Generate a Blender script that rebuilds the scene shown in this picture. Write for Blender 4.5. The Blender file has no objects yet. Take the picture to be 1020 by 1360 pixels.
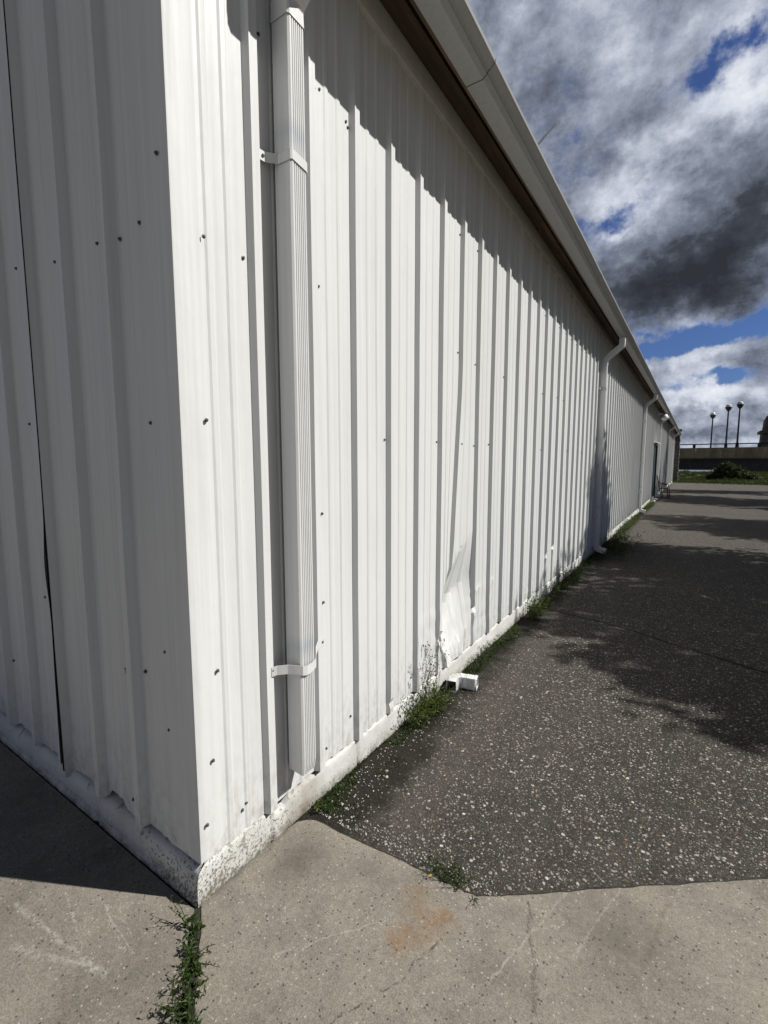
import bpy, bmesh, math, random
from mathutils import Vector, Matrix, noise
R = math.radians
scene = bpy.context.scene
COL = scene.collection
SUN = Vector((0.632, 0.316, 0.707)).normalized()

# ------------------------------------------------------------------ helpers
def tag(o, label=None, cat=None, group=None, kind=None):
    if label: o['label'] = label
    if cat: o['category'] = cat
    if group: o['group'] = group
    if kind: o['kind'] = kind
    return o

def empty(name, loc=(0, 0, 0), rz=0.0):
    o = bpy.data.objects.new(name, None)
    o.location = loc; o.rotation_euler = (0, 0, rz)
    o.empty_display_size = 0.2
    COL.objects.link(o)
    return o

def link(name, bm, mat, parent=None, smooth=None, loc=None):
    me = bpy.data.meshes.new(name)
    bm.normal_update()
    bm.to_mesh(me); bm.free()
    for m in (mat if isinstance(mat, (list, tuple)) else [mat]):
        me.materials.append(m)
    if smooth is not None:
        me.shade_smooth()
        me.set_sharp_from_angle(angle=R(smooth))
    o = bpy.data.objects.new(name, me)
    if loc: o.location = loc
    if parent: o.parent = parent
    COL.objects.link(o)
    return o

def copy_tree(o, parent=None):
    kids = list(o.children)
    c = o.copy(); COL.objects.link(c)
    if parent: c.parent = parent
    for k in kids: copy_tree(k, c)
    return c

def box(bm, x0, x1, y0, y1, z0, z1, bevel=0.0):
    vs = [bm.verts.new((x, y, z)) for x in (x0, x1) for y in (y0, y1) for z in (z0, z1)]
    f = [(0, 1, 3, 2), (4, 6, 7, 5), (0, 4, 5, 1), (2, 3, 7, 6), (0, 2, 6, 4), (1, 5, 7, 3)]
    fs = [bm.faces.new([vs[i] for i in q]) for q in f]
    if bevel > 0:
        es = list({e for fc in fs for e in fc.edges})
        bmesh.ops.bevel(bm, geom=es, offset=bevel, segments=2, affect='EDGES', profile=0.6)
    return vs

def bar(bm, a, b, w, d=None, up=Vector((0, 0, 1))):
    a = Vector(a); b = Vector(b); d = d or w
    t = (b - a).normalized()
    if abs(t.dot(up)) > 0.98: up = Vector((1, 0, 0))
    s = t.cross(up).normalized(); u = s.cross(t)
    r = []
    for p in (a, b):
        r.append([bm.verts.new(p + s * sx * w / 2 + u * sy * d / 2) for sx, sy in ((-1, -1), (1, -1), (1, 1), (-1, 1))])
    for i in range(4):
        bm.faces.new((r[0][i], r[0][(i + 1) % 4], r[1][(i + 1) % 4], r[1][i]))
    bm.faces.new(r[0][::-1]); bm.faces.new(r[1])

def tube(bm, pts, rad, n=8, cap=True):
    pts = [Vector(p) for p in pts]
    rings = []
    prev = None
    for i, p in enumerate(pts):
        if i == 0: t = pts[1] - p
        elif i == len(pts) - 1: t = p - pts[i - 1]
        else: t = pts[i + 1] - pts[i - 1]
        t.normalize()
        ref = prev or (Vector((1, 0, 0)) if abs(t.x) < 0.9 else Vector((0, 1, 0)))
        s = (ref - t * ref.dot(t)).normalized(); u = t.cross(s); prev = s
        r = rad[i] if isinstance(rad, (list, tuple)) else rad
        rings.append([bm.verts.new(p + (s * math.cos(2 * math.pi * k / n) + u * math.sin(2 * math.pi * k / n)) * r) for k in range(n)])
    for a, b in zip(rings, rings[1:]):
        for k in range(n):
            bm.faces.new((a[k], a[(k + 1) % n], b[(k + 1) % n], b[k]))
    if cap and n > 2:
        bm.faces.new(rings[0][::-1]); bm.faces.new(rings[-1])

def lathe(bm, prof, n=16, c=(0, 0, 0)):
    rings = []
    for r, z in prof:
        rings.append([bm.verts.new((c[0] + r * math.cos(2 * math.pi * k / n), c[1] + r * math.sin(2 * math.pi * k / n), c[2] + z)) for k in range(n)])
    for a, b in zip(rings, rings[1:]):
        for k in range(n):
            bm.faces.new((a[k], a[(k + 1) % n], b[(k + 1) % n], b[k]))
    bm.faces.new(rings[0][::-1]); bm.faces.new(rings[-1])

def grid(bm, P):
    """P[i][j] vectors -> quads"""
    V = [[bm.verts.new(p) for p in row] for row in P]
    for a, b in zip(V, V[1:]):
        for j in range(len(a) - 1):
            bm.faces.new((a[j], a[j + 1], b[j + 1], b[j]))
    return V

def prism_y(bm, sec, ys, off=None):
    """closed cross-section (x,z) extruded along y through stations ys"""
    rings = []
    for y in ys:
        rings.append([bm.verts.new((x, y, z) if off is None else off(x, y, z)) for x, z in sec])
    n = len(sec)
    for a, b in zip(rings, rings[1:]):
        for k in range(n):
            bm.faces.new((a[k], a[(k + 1) % n], b[(k + 1) % n], b[k]))
    bm.faces.new(rings[0][::-1]); bm.faces.new(rings[-1])

def sst(a, b, x):
    t = min(1.0, max(0.0, (x - a) / (b - a))); return t * t * (3 - 2 * t)

def nz(x, y, z=0.0): return noise.noise(Vector((x, y, z)))

# ------------------------------------------------------------------ node helpers
class NT:
    def __init__(s, tree):
        s.t = tree; s.n = tree.nodes; s.l = tree.links
    def node(s, typ, **kw):
        n = s.n.new(typ)
        for k, v in kw.items(): setattr(n, k, v)
        return n
    def put(s, sock, v):
        if hasattr(v, 'is_output') or isinstance(v, bpy.types.NodeSocket): s.l.new(v, sock)
        else: sock.default_value = v
    def math(s, op, a, b=0.0, c=None, clamp=False):
        n = s.node('ShaderNodeMath', operation=op, use_clamp=clamp)
        s.put(n.inputs[0], a); s.put(n.inputs[1], b)
        if c is not None: s.put(n.inputs[2], c)
        return n.outputs[0]
    def vmath(s, op, a, b=(0, 0, 0)):
        n = s.node('ShaderNodeVectorMath', operation=op)
        s.put(n.inputs[0], a)
        if op == 'SCALE': s.put(n.inputs['Scale'], b)
        else: s.put(n.inputs[1], b)
        return n.outputs[1] if op in ('DOT_PRODUCT', 'LENGTH', 'DISTANCE') else n.outputs[0]
    def mapr(s, v, a, b, c=0.0, d=1.0, smooth=False):
        n = s.node('ShaderNodeMapRange'); n.interpolation_type = 'SMOOTHSTEP' if smooth else 'LINEAR'; n.clamp = True
        s.put(n.inputs[0], v); s.put(n.inputs[1], a); s.put(n.inputs[2], b); s.put(n.inputs[3], c); s.put(n.inputs[4], d)
        return n.outputs[0]
    def noise(s, vec, scale, detail=4, rough=0.55, dist=0.0):
        n = s.node('ShaderNodeTexNoise'); s.put(n.inputs['Vector'], vec)
        n.inputs['Scale'].default_value = scale; n.inputs['Detail'].default_value = detail
        n.inputs['Roughness'].default_value = rough; n.inputs['Distortion'].default_value = dist
        return n.outputs[0]
    def voro(s, vec, scale, feature='F1', rnd=1.0):
        n = s.node('ShaderNodeTexVoronoi', feature=feature); s.put(n.inputs['Vector'], vec)
        n.inputs['Scale'].default_value = scale; n.inputs['Randomness'].default_value = rnd
        return n
    def mix(s, f, a, b, blend='MIX'):
        n = s.node('ShaderNodeMix', data_type='RGBA', blend_type=blend); n.clamp_factor = True
        s.put(n.inputs[0], f)
        s.put(n.inputs[6], a if not isinstance(a, tuple) else (*a[:3], 1)); s.put(n.inputs[7], b if not isinstance(b, tuple) else (*b[:3], 1))
        return n.outputs[2]
    def sep(s, v):
        n = s.node('ShaderNodeSeparateXYZ'); s.put(n.inputs[0], v); return n.outputs
    def comb(s, x, y, z):
        n = s.node('ShaderNodeCombineXYZ')
        for i, v in enumerate((x, y, z)): s.put(n.inputs[i], v)
        return n.outputs[0]
    def bump(s, h, strength=0.3, dist=0.01, normal=None):
        n = s.node('ShaderNodeBump'); s.put(n.inputs['Height'], h)
        n.inputs['Strength'].default_value = strength; n.inputs['Distance'].default_value = dist
        if normal: s.put(n.inputs['Normal'], normal)
        return n.outputs[0]

def material(name):
    m = bpy.data.materials.new(name); m.use_nodes = True
    nt = NT(m.node_tree)
    p = nt.n['Principled BSDF']
    tc = nt.node('ShaderNodeTexCoord')
    geo = nt.node('ShaderNodeNewGeometry')
    return m, nt, p, tc.outputs['Object'], geo.outputs['Position']

def simple(name, col, rough=0.6, var=0.15, scale=20.0, metal=0.0, bump=0.0, spec=0.5):
    m, nt, p, obj, pos = material(name)
    n = nt.noise(pos, scale, 5)
    f = nt.mapr(n, 0.3, 0.7, 1 - var, 1 + var)
    c = nt.mix(1.0, tuple(col), nt.comb(f, f, f), 'MULTIPLY')
    nt.put(p.inputs['Base Color'], c); p.inputs['Roughness'].default_value = rough; p.inputs['Metallic'].default_value = metal
    p.inputs['Specular IOR Level'].default_value = spec
    if bump: nt.put(p.inputs['Normal'], nt.bump(n, bump, 0.01))
    return m

# ------------------------------------------------------------------ materials
def mat_metal(name, col, rough=0.42, dirt=1.0, bluish=False, scuffs=False):
    m, nt, p, obj, pos = material(name)
    x, y, z = nt.sep(pos)
    big = nt.noise(pos, 0.9, 3)
    streak = nt.noise(nt.vmath('MULTIPLY', pos, (38, 38, 0.9)), 1.0, 5, 0.6)
    fine = nt.noise(pos, 160, 3, 0.6)
    f = nt.math('MULTIPLY', nt.mapr(big, 0.3, 0.7, 0.96, 1.0), nt.mapr(streak, 0.42, 0.78, 1.0, 0.88))
    c = nt.mix(1.0, col, nt.comb(f, f, nt.math('MULTIPLY', f, 0.995)), 'MULTIPLY')
    # splash dirt near the ground and sparse chips
    low = nt.mapr(z, 0.12, 0.75, 1.0, 0.0)
    sp = nt.noise(nt.vmath('MULTIPLY', pos, (24, 24, 14)), 1.0, 6, 0.65)
    dm = nt.math('MULTIPLY', nt.math('MULTIPLY', nt.math('MULTIPLY', low, low), nt.mapr(sp, 0.45, 0.75, 0.0, 0.75)), dirt)
    c = nt.mix(dm, c, (0.30, 0.28, 0.23))
    chip = nt.noise(nt.vmath('MULTIPLY', pos, (55, 55, 30)), 1.0, 4, 0.6)
    chipm = nt.math('MULTIPLY', nt.mapr(chip, 0.755, 0.79, 0, 1), nt.mapr(nt.noise(pos, 2.3, 2), 0.50, 0.62, 0, 0.8))
    c = nt.mix(chipm, c, (0.09, 0.085, 0.08))
    if scuffs:
        sheet = nt.noise(nt.comb(nt.math('FLOOR', nt.math('DIVIDE', nt.math('SUBTRACT', y, 0.37), 0.94)), 0.0, 3.0), 0.77, 1)
        g = nt.mapr(sheet, 0.3, 0.7, 0.93, 1.03)
        c = nt.mix(nt.mapr(x, -.06, -.03), c, nt.mix(1.0, c, nt.comb(g, g, g), 'MULTIPLY'))
        rag = nt.noise(nt.vmath('MULTIPLY', pos, (70, 70, 45)), 1.0, 5, 0.7)
        for sx, sz, rr in ((-.476, .787, .040), (-.452, 1.228, .030), (-.79, .313, .035), (-.49, .222, .022), (-.34, .82, .022), (-.47, 1.16, .020), (-.505, 3.26, .03)):
            d = nt.vmath('LENGTH', nt.comb(nt.math('SUBTRACT', x, 1.43 - (1.43 - sx) * .98), nt.math('SUBTRACT', z, sz), 0.0))
            f = nt.math('GREATER_THAN', nt.math('SUBTRACT', rag, nt.math('MULTIPLY', d, .42 / rr)), .36)
            c = nt.mix(nt.math('MULTIPLY', f, .9), c, (.03, .028, .025))
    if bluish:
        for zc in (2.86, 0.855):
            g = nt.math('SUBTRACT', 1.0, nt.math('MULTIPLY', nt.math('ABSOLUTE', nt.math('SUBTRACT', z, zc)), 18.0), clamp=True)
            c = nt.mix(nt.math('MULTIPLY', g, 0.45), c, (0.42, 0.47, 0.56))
    nt.put(p.inputs['Base Color'], c)
    p.inputs['Specular IOR Level'].default_value = 0.3
    nt.put(p.inputs['Roughness'], nt.mapr(streak, 0.3, 0.7, rough, rough + 0.12))
    b = nt.math('ADD', nt.math('MULTIPLY', nt.noise(nt.vmath('MULTIPLY', pos, (7, 7, 3.2)), 1.0, 3), 1.0), nt.math('MULTIPLY', fine, 0.015))
    nt.put(p.inputs['Normal'], nt.bump(b, 0.22, 0.02))
    return m

M_wall = mat_metal('white_ribbed_steel', (0.77, 0.78, 0.765), scuffs=True)
M_trim = mat_metal('white_trim_steel', (0.78, 0.79, 0.775), 0.55, 0.5)
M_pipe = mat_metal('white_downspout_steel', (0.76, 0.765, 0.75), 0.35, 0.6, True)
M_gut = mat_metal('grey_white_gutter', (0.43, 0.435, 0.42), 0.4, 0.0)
M_eave = simple('eave_trim_paint', (0.80, 0.78, 0.73), 0.55, 0.08, 14)
M_screw = simple('weathered_screw', (0.10, 0.10, 0.095), 0.5, 0.3, 200, 0.3)
M_dark = simple('matte_black', (0.012, 0.012, 0.012), 0.8, 0.3, 60)  # shared flat black; at the seam and sheet foot it stands in for shade
M_black = simple('black_iron', (0.02, 0.02, 0.022), 0.5, 0.2, 30)
M_door = simple('dark_teal_door_paint', (0.028, 0.05, 0.055), 0.4, 0.15, 9)
M_white = simple('white_enamel', (0.8, 0.8, 0.79), 0.35, 0.05, 20)
M_roof = simple('galvanised_roof', (0.45, 0.46, 0.46), 0.45, 0.1, 3, 0.3)
M_pad = simple('brown_vinyl', (0.10, 0.05, 0.035), 0.55, 0.2, 20)
M_globe = simple('frosted_globe', (0.75, 0.76, 0.78), 0.12, 0.03, 10)
M_rock = simple('pale_pebble', (0.42, 0.40, 0.36), 0.75, 0.5, 37, 0, 0.2)
M_bark = simple('grey_bark', (0.10, 0.08, 0.06), 0.9, 0.35, 25, 0, 0.6)
M_soil = simple('damp_soil', (0.028, 0.024, 0.018), 0.95, 0.5, 60, 0, 0.8)

def leafmat(name, c1, c2, scale=6.0):
    m, nt, p, obj, pos = material(name)
    geo = nt.node('ShaderNodeNewGeometry')
    r = geo.outputs['Random Per Island']
    c = nt.mix(r, c1, c2)
    nt.put(p.inputs['Base Color'], c)
    p.inputs['Roughness'].default_value = 0.55
    p.inputs['Specular IOR Level'].default_value = 0.3
    tr = nt.node('ShaderNodeBsdfTranslucent'); nt.put(tr.inputs[0], nt.mix(0.5, c, (0.10, 0.16, 0.02)))
    mx = nt.node('ShaderNodeMixShader'); mx.inputs[0].default_value = 0.28
    nt.l.new(p.outputs[0], mx.inputs[1]); nt.l.new(tr.outputs[0], mx.inputs[2])
    nt.l.new(mx.outputs[0], nt.n['Material Output'].inputs[0])
    return m
M_weed = leafmat('weed_leaf', (0.022, 0.045, 0.012), (0.085, 0.125, 0.032))
M_weed2 = leafmat('bright_weed_leaf', (0.05, 0.085, 0.018), (0.13, 0.17, 0.035))
M_dry = leafmat('dry_stalk', (0.10, 0.085, 0.05), (0.17, 0.15, 0.085))
M_tree = leafmat('tree_leaf', (0.035, 0.065, 0.018), (0.075, 0.12, 0.03))
M_shrub = leafmat('shrub_leaf', (0.018, 0.036, 0.014), (0.05, 0.08, 0.03))
M_grass = leafmat('grass_blade', (0.028, 0.040, 0.012), (0.095, 0.10, 0.034))
M_petal = simple('yellow_petal', (0.80, 0.52, 0.02), 0.6, 0.1, 50)

def mat_wood():
    m, nt, p, obj, pos = material('stained_wood')
    g = nt.noise(nt.vmath('MULTIPLY', pos, (40, 2.2, 40)), 1.0, 5, 0.6, 1.0)
    k = nt.noise(nt.vmath('MULTIPLY', pos, (3, 0.7, 3)), 1.0, 3)
    c = nt.mix(nt.mapr(g, 0.3, 0.7), (0.075, 0.050, 0.030), (0.30, 0.175, 0.08))
    c = nt.mix(nt.mapr(k, 0.35, 0.6, 0, .8), c, (0.07, 0.05, 0.035))
    nt.put(p.inputs['Base Color'], c); p.inputs['Roughness'].default_value = 0.75
    nt.put(p.inputs['Normal'], nt.bump(g, 0.3, 0.004))
    return m
M_wood = mat_wood()

def mat_foundation():
    m, nt, p, obj, pos = material('painted_concrete_base')
    x, y, z = nt.sep(pos)
    n1 = nt.noise(pos, 84, 8, 0.74)
    n2 = nt.noise(pos, 5.0, 4, 0.6)
    n3 = nt.noise(pos, 130, 3, 0.6)
    c = nt.mix(nt.mapr(n2, 0.3, 0.7), (0.75, 0.745, 0.715), (0.60, 0.59, 0.545))
    # peeled paint pits: denser toward the street corner and the foot
    cor = nt.mapr(nt.vmath('LENGTH', nt.comb(nt.math('MULTIPLY', x, 1.6), y, 0.0)), 0.12, 0.70, 0.085, 0.0)
    foot = nt.mapr(z, 0.0, 0.13, 0.075, 0.0)
    thr = nt.math('SUBTRACT', 0.632, nt.math('ADD', cor, foot))
    pit = nt.mapr(nt.math('SUBTRACT', n1, thr), 0.0, 0.03)
    c = nt.mix(nt.math('MULTIPLY', pit, 0.85), c, nt.mix(n3, (0.05, 0.045, 0.035), (0.21, 0.18, 0.13)))
    pt = nt.math('ADD', nt.noise(pos, 15, 6, 0.68), nt.math('ADD', nt.mapr(z, .10, .15, 0, .07), nt.math('MULTIPLY', cor, .5)))
    c = nt.mix(nt.mapr(pt, .655, .67, 0, .8), c, nt.mix(n3, (0.20, 0.18, 0.145), (0.36, 0.33, 0.28)))
    # brown water stain under the first downspout, green-brown foot
    st = nt.math('SUBTRACT', 1.0, nt.math('MULTIPLY', nt.math('ABSOLUTE', nt.math('SUBTRACT', y, 0.56)), 5.5), clamp=True)
    stm = nt.math('MULTIPLY', nt.math('MULTIPLY', st, nt.mapr(n2, 0.25, 0.65, 0.35, 1.0)), nt.mapr(x, -0.03, -0.01, 0, 0.85))
    c = nt.mix(stm, c, (0.24, 0.20, 0.135))
    fm = nt.math('MULTIPLY', nt.mapr(z, 0.0, 0.065, 0.9, 0.0), nt.mapr(nt.noise(pos, 14, 6, .65), 0.34, 0.60))
    c = nt.mix(fm, c, (0.14, 0.12, 0.075))
    nt.put(p.inputs['Base Color'], c); p.inputs['Roughness'].default_value = 0.85
    h = nt.math('SUBTRACT', nt.math('MULTIPLY', n1, 0.5), nt.math('MULTIPLY', pit, 0.6))
    nt.put(p.inputs['Normal'], nt.bump(h, 0.5, 0.006))
    return m
M_found = mat_foundation()

def seg_dist(nt, pos, a, b):
    """distance in plan from the (wobbled) position to a segment a-b; also along parameter"""
    a = Vector((a[0], a[1], 0)); b = Vector((b[0], b[1], 0)); d = b - a; L = d.length; d /= L
    rel = nt.vmath('SUBTRACT', pos, tuple(a))
    t = nt.vmath('DOT_PRODUCT', rel, tuple(d))
    n = nt.vmath('DOT_PRODUCT', rel, (-d.y, d.x, 0))
    end = nt.math('MULTIPLY', nt.mapr(t, 0.0, 0.05 * L), nt.mapr(t, L, 0.95 * L))
    return nt.math('ABSOLUTE', n), end

def mat_concrete(name, left=False):
    m, nt, p, obj, pos = material(name)
    n0 = nt.noise(pos, 1.7, 5, 0.6)
    n1 = nt.noise(pos, 9, 5, 0.6)
    n2 = nt.noise(pos, 210, 3, 0.7)
    n3 = nt.noise(pos, 75, 4, 0.65)
    c = nt.mix(nt.mapr(n0, 0.3, 0.7), (0.272, 0.245, 0.203), (0.222, 0.198, 0.160))
    c = nt.mix(nt.mapr(n1, 0.35, 0.72, 0, 0.62), c, (0.185, 0.168, 0.14))
    nb = nt.noise(nt.vmath('ADD', pos, (4, 9, 0)), 3.1, 6, 0.68)
    c = nt.mix(nt.mapr(nb, 0.46, 0.70, 0, 0.55), c, (0.33, 0.295, 0.235))
    c = nt.mix(nt.mapr(nb, 0.48, 0.28, 0, 0.6), c, (0.14, 0.126, 0.104))
    g = nt.mapr(n2, 0.30, 0.70, 0.66, 1.34)
    c = nt.mix(1.0, c, nt.comb(g, g, g), 'MULTIPLY')
    g = nt.mapr(n3, 0.3, 0.7, 0.84, 1.16)
    c = nt.mix(1.0, c, nt.comb(g, g, g), 'MULTIPLY')
    # pits and pale grains
    v = nt.voro(pos, 95)
    rc = nt.sep(v.outputs['Color'])
    grain = nt.math('MULTIPLY', nt.math('GREATER_THAN', rc[0], 0.90), nt.math('LESS_THAN', v.outputs['Distance'], 0.32))
    c = nt.mix(nt.math('MULTIPLY', grain, 0.6), c, (0.52, 0.49, 0.43))
    dark = nt.math('MULTIPLY', nt.math('LESS_THAN', rc[1], 0.08), nt.math('LESS_THAN', v.outputs['Distance'], 0.36))
    c = nt.mix(nt.math('MULTIPLY', dark, 0.8), c, (0.055, 0.05, 0.042))
    wob = nt.vmath('ADD', pos, nt.vmath('SCALE', nt.comb(nt.math('SUBTRACT', nt.noise(pos, 13, 4, 0.65), 0.5), nt.math('SUBTRACT', nt.noise(nt.vmath('ADD', pos, (7, 3, 1)), 13, 4, 0.65), 0.5), 0.0), 0.05))
    ragged = nt.noise(pos, 60, 4, 0.7)
    h = nt.math('ADD', nt.math('MULTIPLY', n2, 0.35), nt.math('MULTIPLY', n3, 0.4))
    def stroke(a, b, w, col, amt, soft=0.3, dig=False, rag=(0.38, 0.55)):
        nonlocal c, h
        dd, end = seg_dist(nt, wob, a, b)
        f = nt.math('MULTIPLY', nt.math('MULTIPLY', nt.mapr(dd, w * soft, w, 1, 0), end), nt.mapr(ragged, rag[0], rag[1], 0, amt))
        c = nt.mix(f, c, col)
        if dig: h = nt.math('SUBTRACT', h, nt.math('MULTIPLY', f, 1.5))
    if left:
        for a, b, w, k in (((-0.48, -0.24), (-0.17, -0.31), .006, .6), ((-0.36, -0.18), (-0.02, -0.22), .006, .55), ((-0.33, -0.17), (-0.06, -0.24), .004, .6),
                           ((-0.60, -0.37), (-0.01, -0.30), .016, .5), ((-0.42, -0.44), (-0.03, -0.29), .022, .45), ((-0.27, -0.15), (-0.08, -0.19), .004, .5)):
            stroke(a, b, w * .75, (0.50, 0.48, 0.43), k, 0.1, rag=(0.44, 0.56))
    else:
        # rust run, crack, tyre scuffs, damp patch by the tip
        dd, end = seg_dist(nt, wob, (0.80, 0.50), (0.66, 0.27))
        f = nt.math('MULTIPLY', nt.math('MULTIPLY', nt.mapr(dd, 0.0, 0.075, 1, 0, True), end), nt.mapr(nt.noise(nt.vmath('MULTIPLY', nt.vmath('ADD', pos, (0, 0, 0)), (30, 12, 9)), 1.0, 8, 0.78), 0.34, 0.66, 0.0, 0.85))
        c = nt.mix(f, c, (0.215, 0.105, 0.04))
        dd, end = seg_dist(nt, wob, (0.62, 0.52), (0.70, 0.42))
        c = nt.mix(nt.math('MULTIPLY', nt.math('MULTIPLY', nt.mapr(dd, 0.0, 0.07, 1, 0, True), end), 0.35), c, (0.24, 0.15, 0.075))
        stroke((0.80, 0.40), (0.745, 0.20), .008, (0.06, 0.054, 0.046), .9, .1, True, (0.48, 0.58))
        stroke((0.745, 0.20), (0.62, -0.05), .005, (0.08, 0.07, 0.06), .8, .15, True, (0.46, 0.60))
        stroke((1.00, 0.70), (1.14, 0.33), .012, (0.12, 0.112, 0.10), .7, .05, True, (0.40, 0.62))
        stroke((1.14, 0.33), (1.30, 0.02), .008, (0.10, 0.095, 0.09), .6, .2, True, (0.42, 0.55))
        stroke((1.45, 1.0), (1.36, 0.55), .012, (0.16, 0.11, 0.075), .5, .2)
        stroke((1.16, 0.95), (0.98, 0.33), .006, (0.42, 0.40, 0.36), .6, .2)
        stroke((1.30, 1.0), (1.18, 0.55), .005, (0.42, 0.40, 0.36), .6, .2)
        stroke((0.62, 0.36), (0.35, 0.02), .004, (0.44, 0.42, 0.37), .6, .2)
        for (cx, cy, rr, am) in ((0.17, 0.36, 0.20, 0.62), (1.33, 0.75, 0.26, 0.45)):
            dd = nt.vmath('LENGTH', nt.vmath('SUBTRACT', wob, (cx, cy, 0.006)))
            c = nt.mix(nt.math('MULTIPLY', nt.mapr(dd, 0.02, rr, 1, 0, True), nt.mapr(n1, 0.3, 0.6, am * .4, am)), c, (0.10, 0.088, 0.072))
        sx, sy, sz = nt.sep(wob)
        edge = nt.math('MULTIPLY', nt.mapr(sx, 0.0, 0.035, 0.75, 0.0), nt.mapr(n1, 0.3, 0.6))
        c = nt.mix(edge, c, (0.07, 0.06, 0.045))
    nt.put(p.inputs['Base Color'], c); p.inputs['Roughness'].default_value = 0.9
    p.inputs['Specular IOR Level'].default_value = 0.25
    nt.put(p.inputs['Normal'], nt.bump(h, 0.55, 0.006))
    return m
M_slab = mat_concrete('weathered_concrete')
M_slabL = mat_concrete('scratched_concrete', True)

def mat_asphalt():
    m, nt, p, obj, pos = material('exposed_aggregate_asphalt')
    x, y, z = nt.sep(pos)
    n0 = nt.noise(pos, 0.7, 5, 0.6)
    n1 = nt.noise(pos, 6.0, 5, 0.62)
    c = nt.mix(nt.mapr(n0, 0.3, 0.7), (0.035, 0.032, 0.0285), (0.062, 0.056, 0.0485))
    g = nt.mapr(n1, 0.3, 0.7, 0.75, 1.3)
    c = nt.mix(1.0, c, nt.comb(g, g, g), 'MULTIPLY')
    g2 = nt.mapr(nt.noise(pos, 260, 3, 0.7), 0.3, 0.7, 0.6, 1.4)
    c = nt.mix(1.0, c, nt.comb(g2, g2, g2), 'MULTIPLY')
    warp = nt.vmath('ADD', pos, nt.vmath('SCALE', nt.comb(nt.noise(pos, 90, 2), nt.noise(nt.vmath('ADD', pos, (3, 1, 0)), 90, 2), 0.0), 0.006))
    hsum = nt.math('MULTIPLY', nt.noise(pos, 200, 3, 0.7), 0.3)
    wear = nt.math('ADD', nt.mapr(nt.noise(pos, 1.6, 4, 0.6), 0.32, 0.68, 0.16, -0.10), nt.mapr(nt.noise(pos, 9, 4, 0.6), 0.32, 0.68, 0.12, -0.10))
    for sc, thr, rad, lo, hi in ((210, 0.22, 0.48, (0.06, 0.055, 0.05), (0.27, 0.245, 0.21)), (112, 0.20, 0.48, (0.05, 0.046, 0.041), (0.38, 0.345, 0.29)), (70, 0.36, 0.47, (0.045, 0.041, 0.036), (0.52, 0.48, 0.41)), (46, 0.66, 0.44, (0.06, 0.055, 0.048), (0.66, 0.62, 0.55))):
        v = nt.voro(nt.comb(nt.sep(warp)[0], nt.sep(warp)[1], 0.0), sc)
        rc = nt.sep(v.outputs['Color'])
        r_ok = nt.math('GREATER_THAN', rc[0], nt.math('ADD', thr, wear))
        size = nt.math('MULTIPLY', rad, nt.mapr(rc[1], 0, 1, 0.6, 1.0))
        s = nt.math('MULTIPLY', r_ok, nt.mapr(nt.math('SUBTRACT', v.outputs['Distance'], size), -0.08, 0.03, 1, 0))
        sq = nt.math('MULTIPLY', rc[2], nt.math('MULTIPLY', rc[2], rc[2]))
        sc_c = nt.mix(sq, lo, hi)
        sc_c = nt.mix(nt.math('GREATER_THAN', rc[1], 0.84), sc_c, nt.mix(0.5, sc_c, (0.22, 0.15, 0.10)))
        c = nt.mix(s, c, sc_c)
        hsum = nt.math('ADD', hsum, nt.math('MULTIPLY', s, 0.5))
    # dusty tan patches along the wall foot lane, and dirt by the wall
    lane = nt.math('MULTIPLY', nt.mapr(nt.math('ABSOLUTE', nt.math('SUBTRACT', nt.math('ADD', x, nt.math('MULTIPLY', nt.math('SUBTRACT', n1, .5), .25)), .40)), .05, .22, 1, 0, True), nt.mapr(y, 3.2, 4.4, .7, 0.0))
    dust = nt.math('MAXIMUM', nt.math('MULTIPLY', nt.mapr(nt.noise(pos, 1.9, 5, 0.6), 0.42, 0.68), nt.mapr(x, 0.15, 0.9, 0.6, 0.2)), nt.math('MULTIPLY', lane, nt.mapr(nt.noise(pos, 26, 5, .65), .3, .62)))
    c = nt.mix(nt.math('MULTIPLY', dust, .62), c, (0.125, 0.109, 0.09))
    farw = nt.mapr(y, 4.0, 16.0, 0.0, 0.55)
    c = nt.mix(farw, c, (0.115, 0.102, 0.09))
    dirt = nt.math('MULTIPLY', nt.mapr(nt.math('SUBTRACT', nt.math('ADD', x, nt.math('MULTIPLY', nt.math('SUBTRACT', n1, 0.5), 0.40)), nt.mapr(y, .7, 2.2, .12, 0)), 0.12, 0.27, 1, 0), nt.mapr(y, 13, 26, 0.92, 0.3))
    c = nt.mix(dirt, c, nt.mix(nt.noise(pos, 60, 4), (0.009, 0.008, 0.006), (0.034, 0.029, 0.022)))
    wob = nt.vmath('ADD', pos, nt.vmath('SCALE', nt.comb(nt.math('SUBTRACT', nt.noise(pos, 5, 5, 0.65), 0.5), nt.math('SUBTRACT', nt.noise(nt.vmath('ADD', pos, (7, 3, 1)), 5, 5, 0.65), 0.5), 0.0), 0.16))
    for a, b, w in (((0.15, 4.30), (0.9, 4.12), .016), ((0.88, 4.12), (1.45, 3.85), .018), ((1.43, 3.86), (3.2, 3.1), .02), ((0.2, 17.5), (3.5, 16.9), .03)):
        dd, end = seg_dist(nt, wob, a, b)
        f = nt.math('MULTIPLY', nt.mapr(dd, w * .4, w, 1, 0), end)
        c = nt.mix(f, c, (0.008, 0.007, 0.006)); hsum = nt.math('SUBTRACT', hsum, nt.math('MULTIPLY', f, 2.0))
    nt.put(p.inputs['Base Color'], c); p.inputs['Roughness'].default_value = 0.88
    p.inputs['Specular IOR Level'].default_value = 0.25
    nt.put(p.inputs['Normal'], nt.bump(hsum, 0.85, 0.008))
    return m
M_asph = mat_asphalt()

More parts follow.
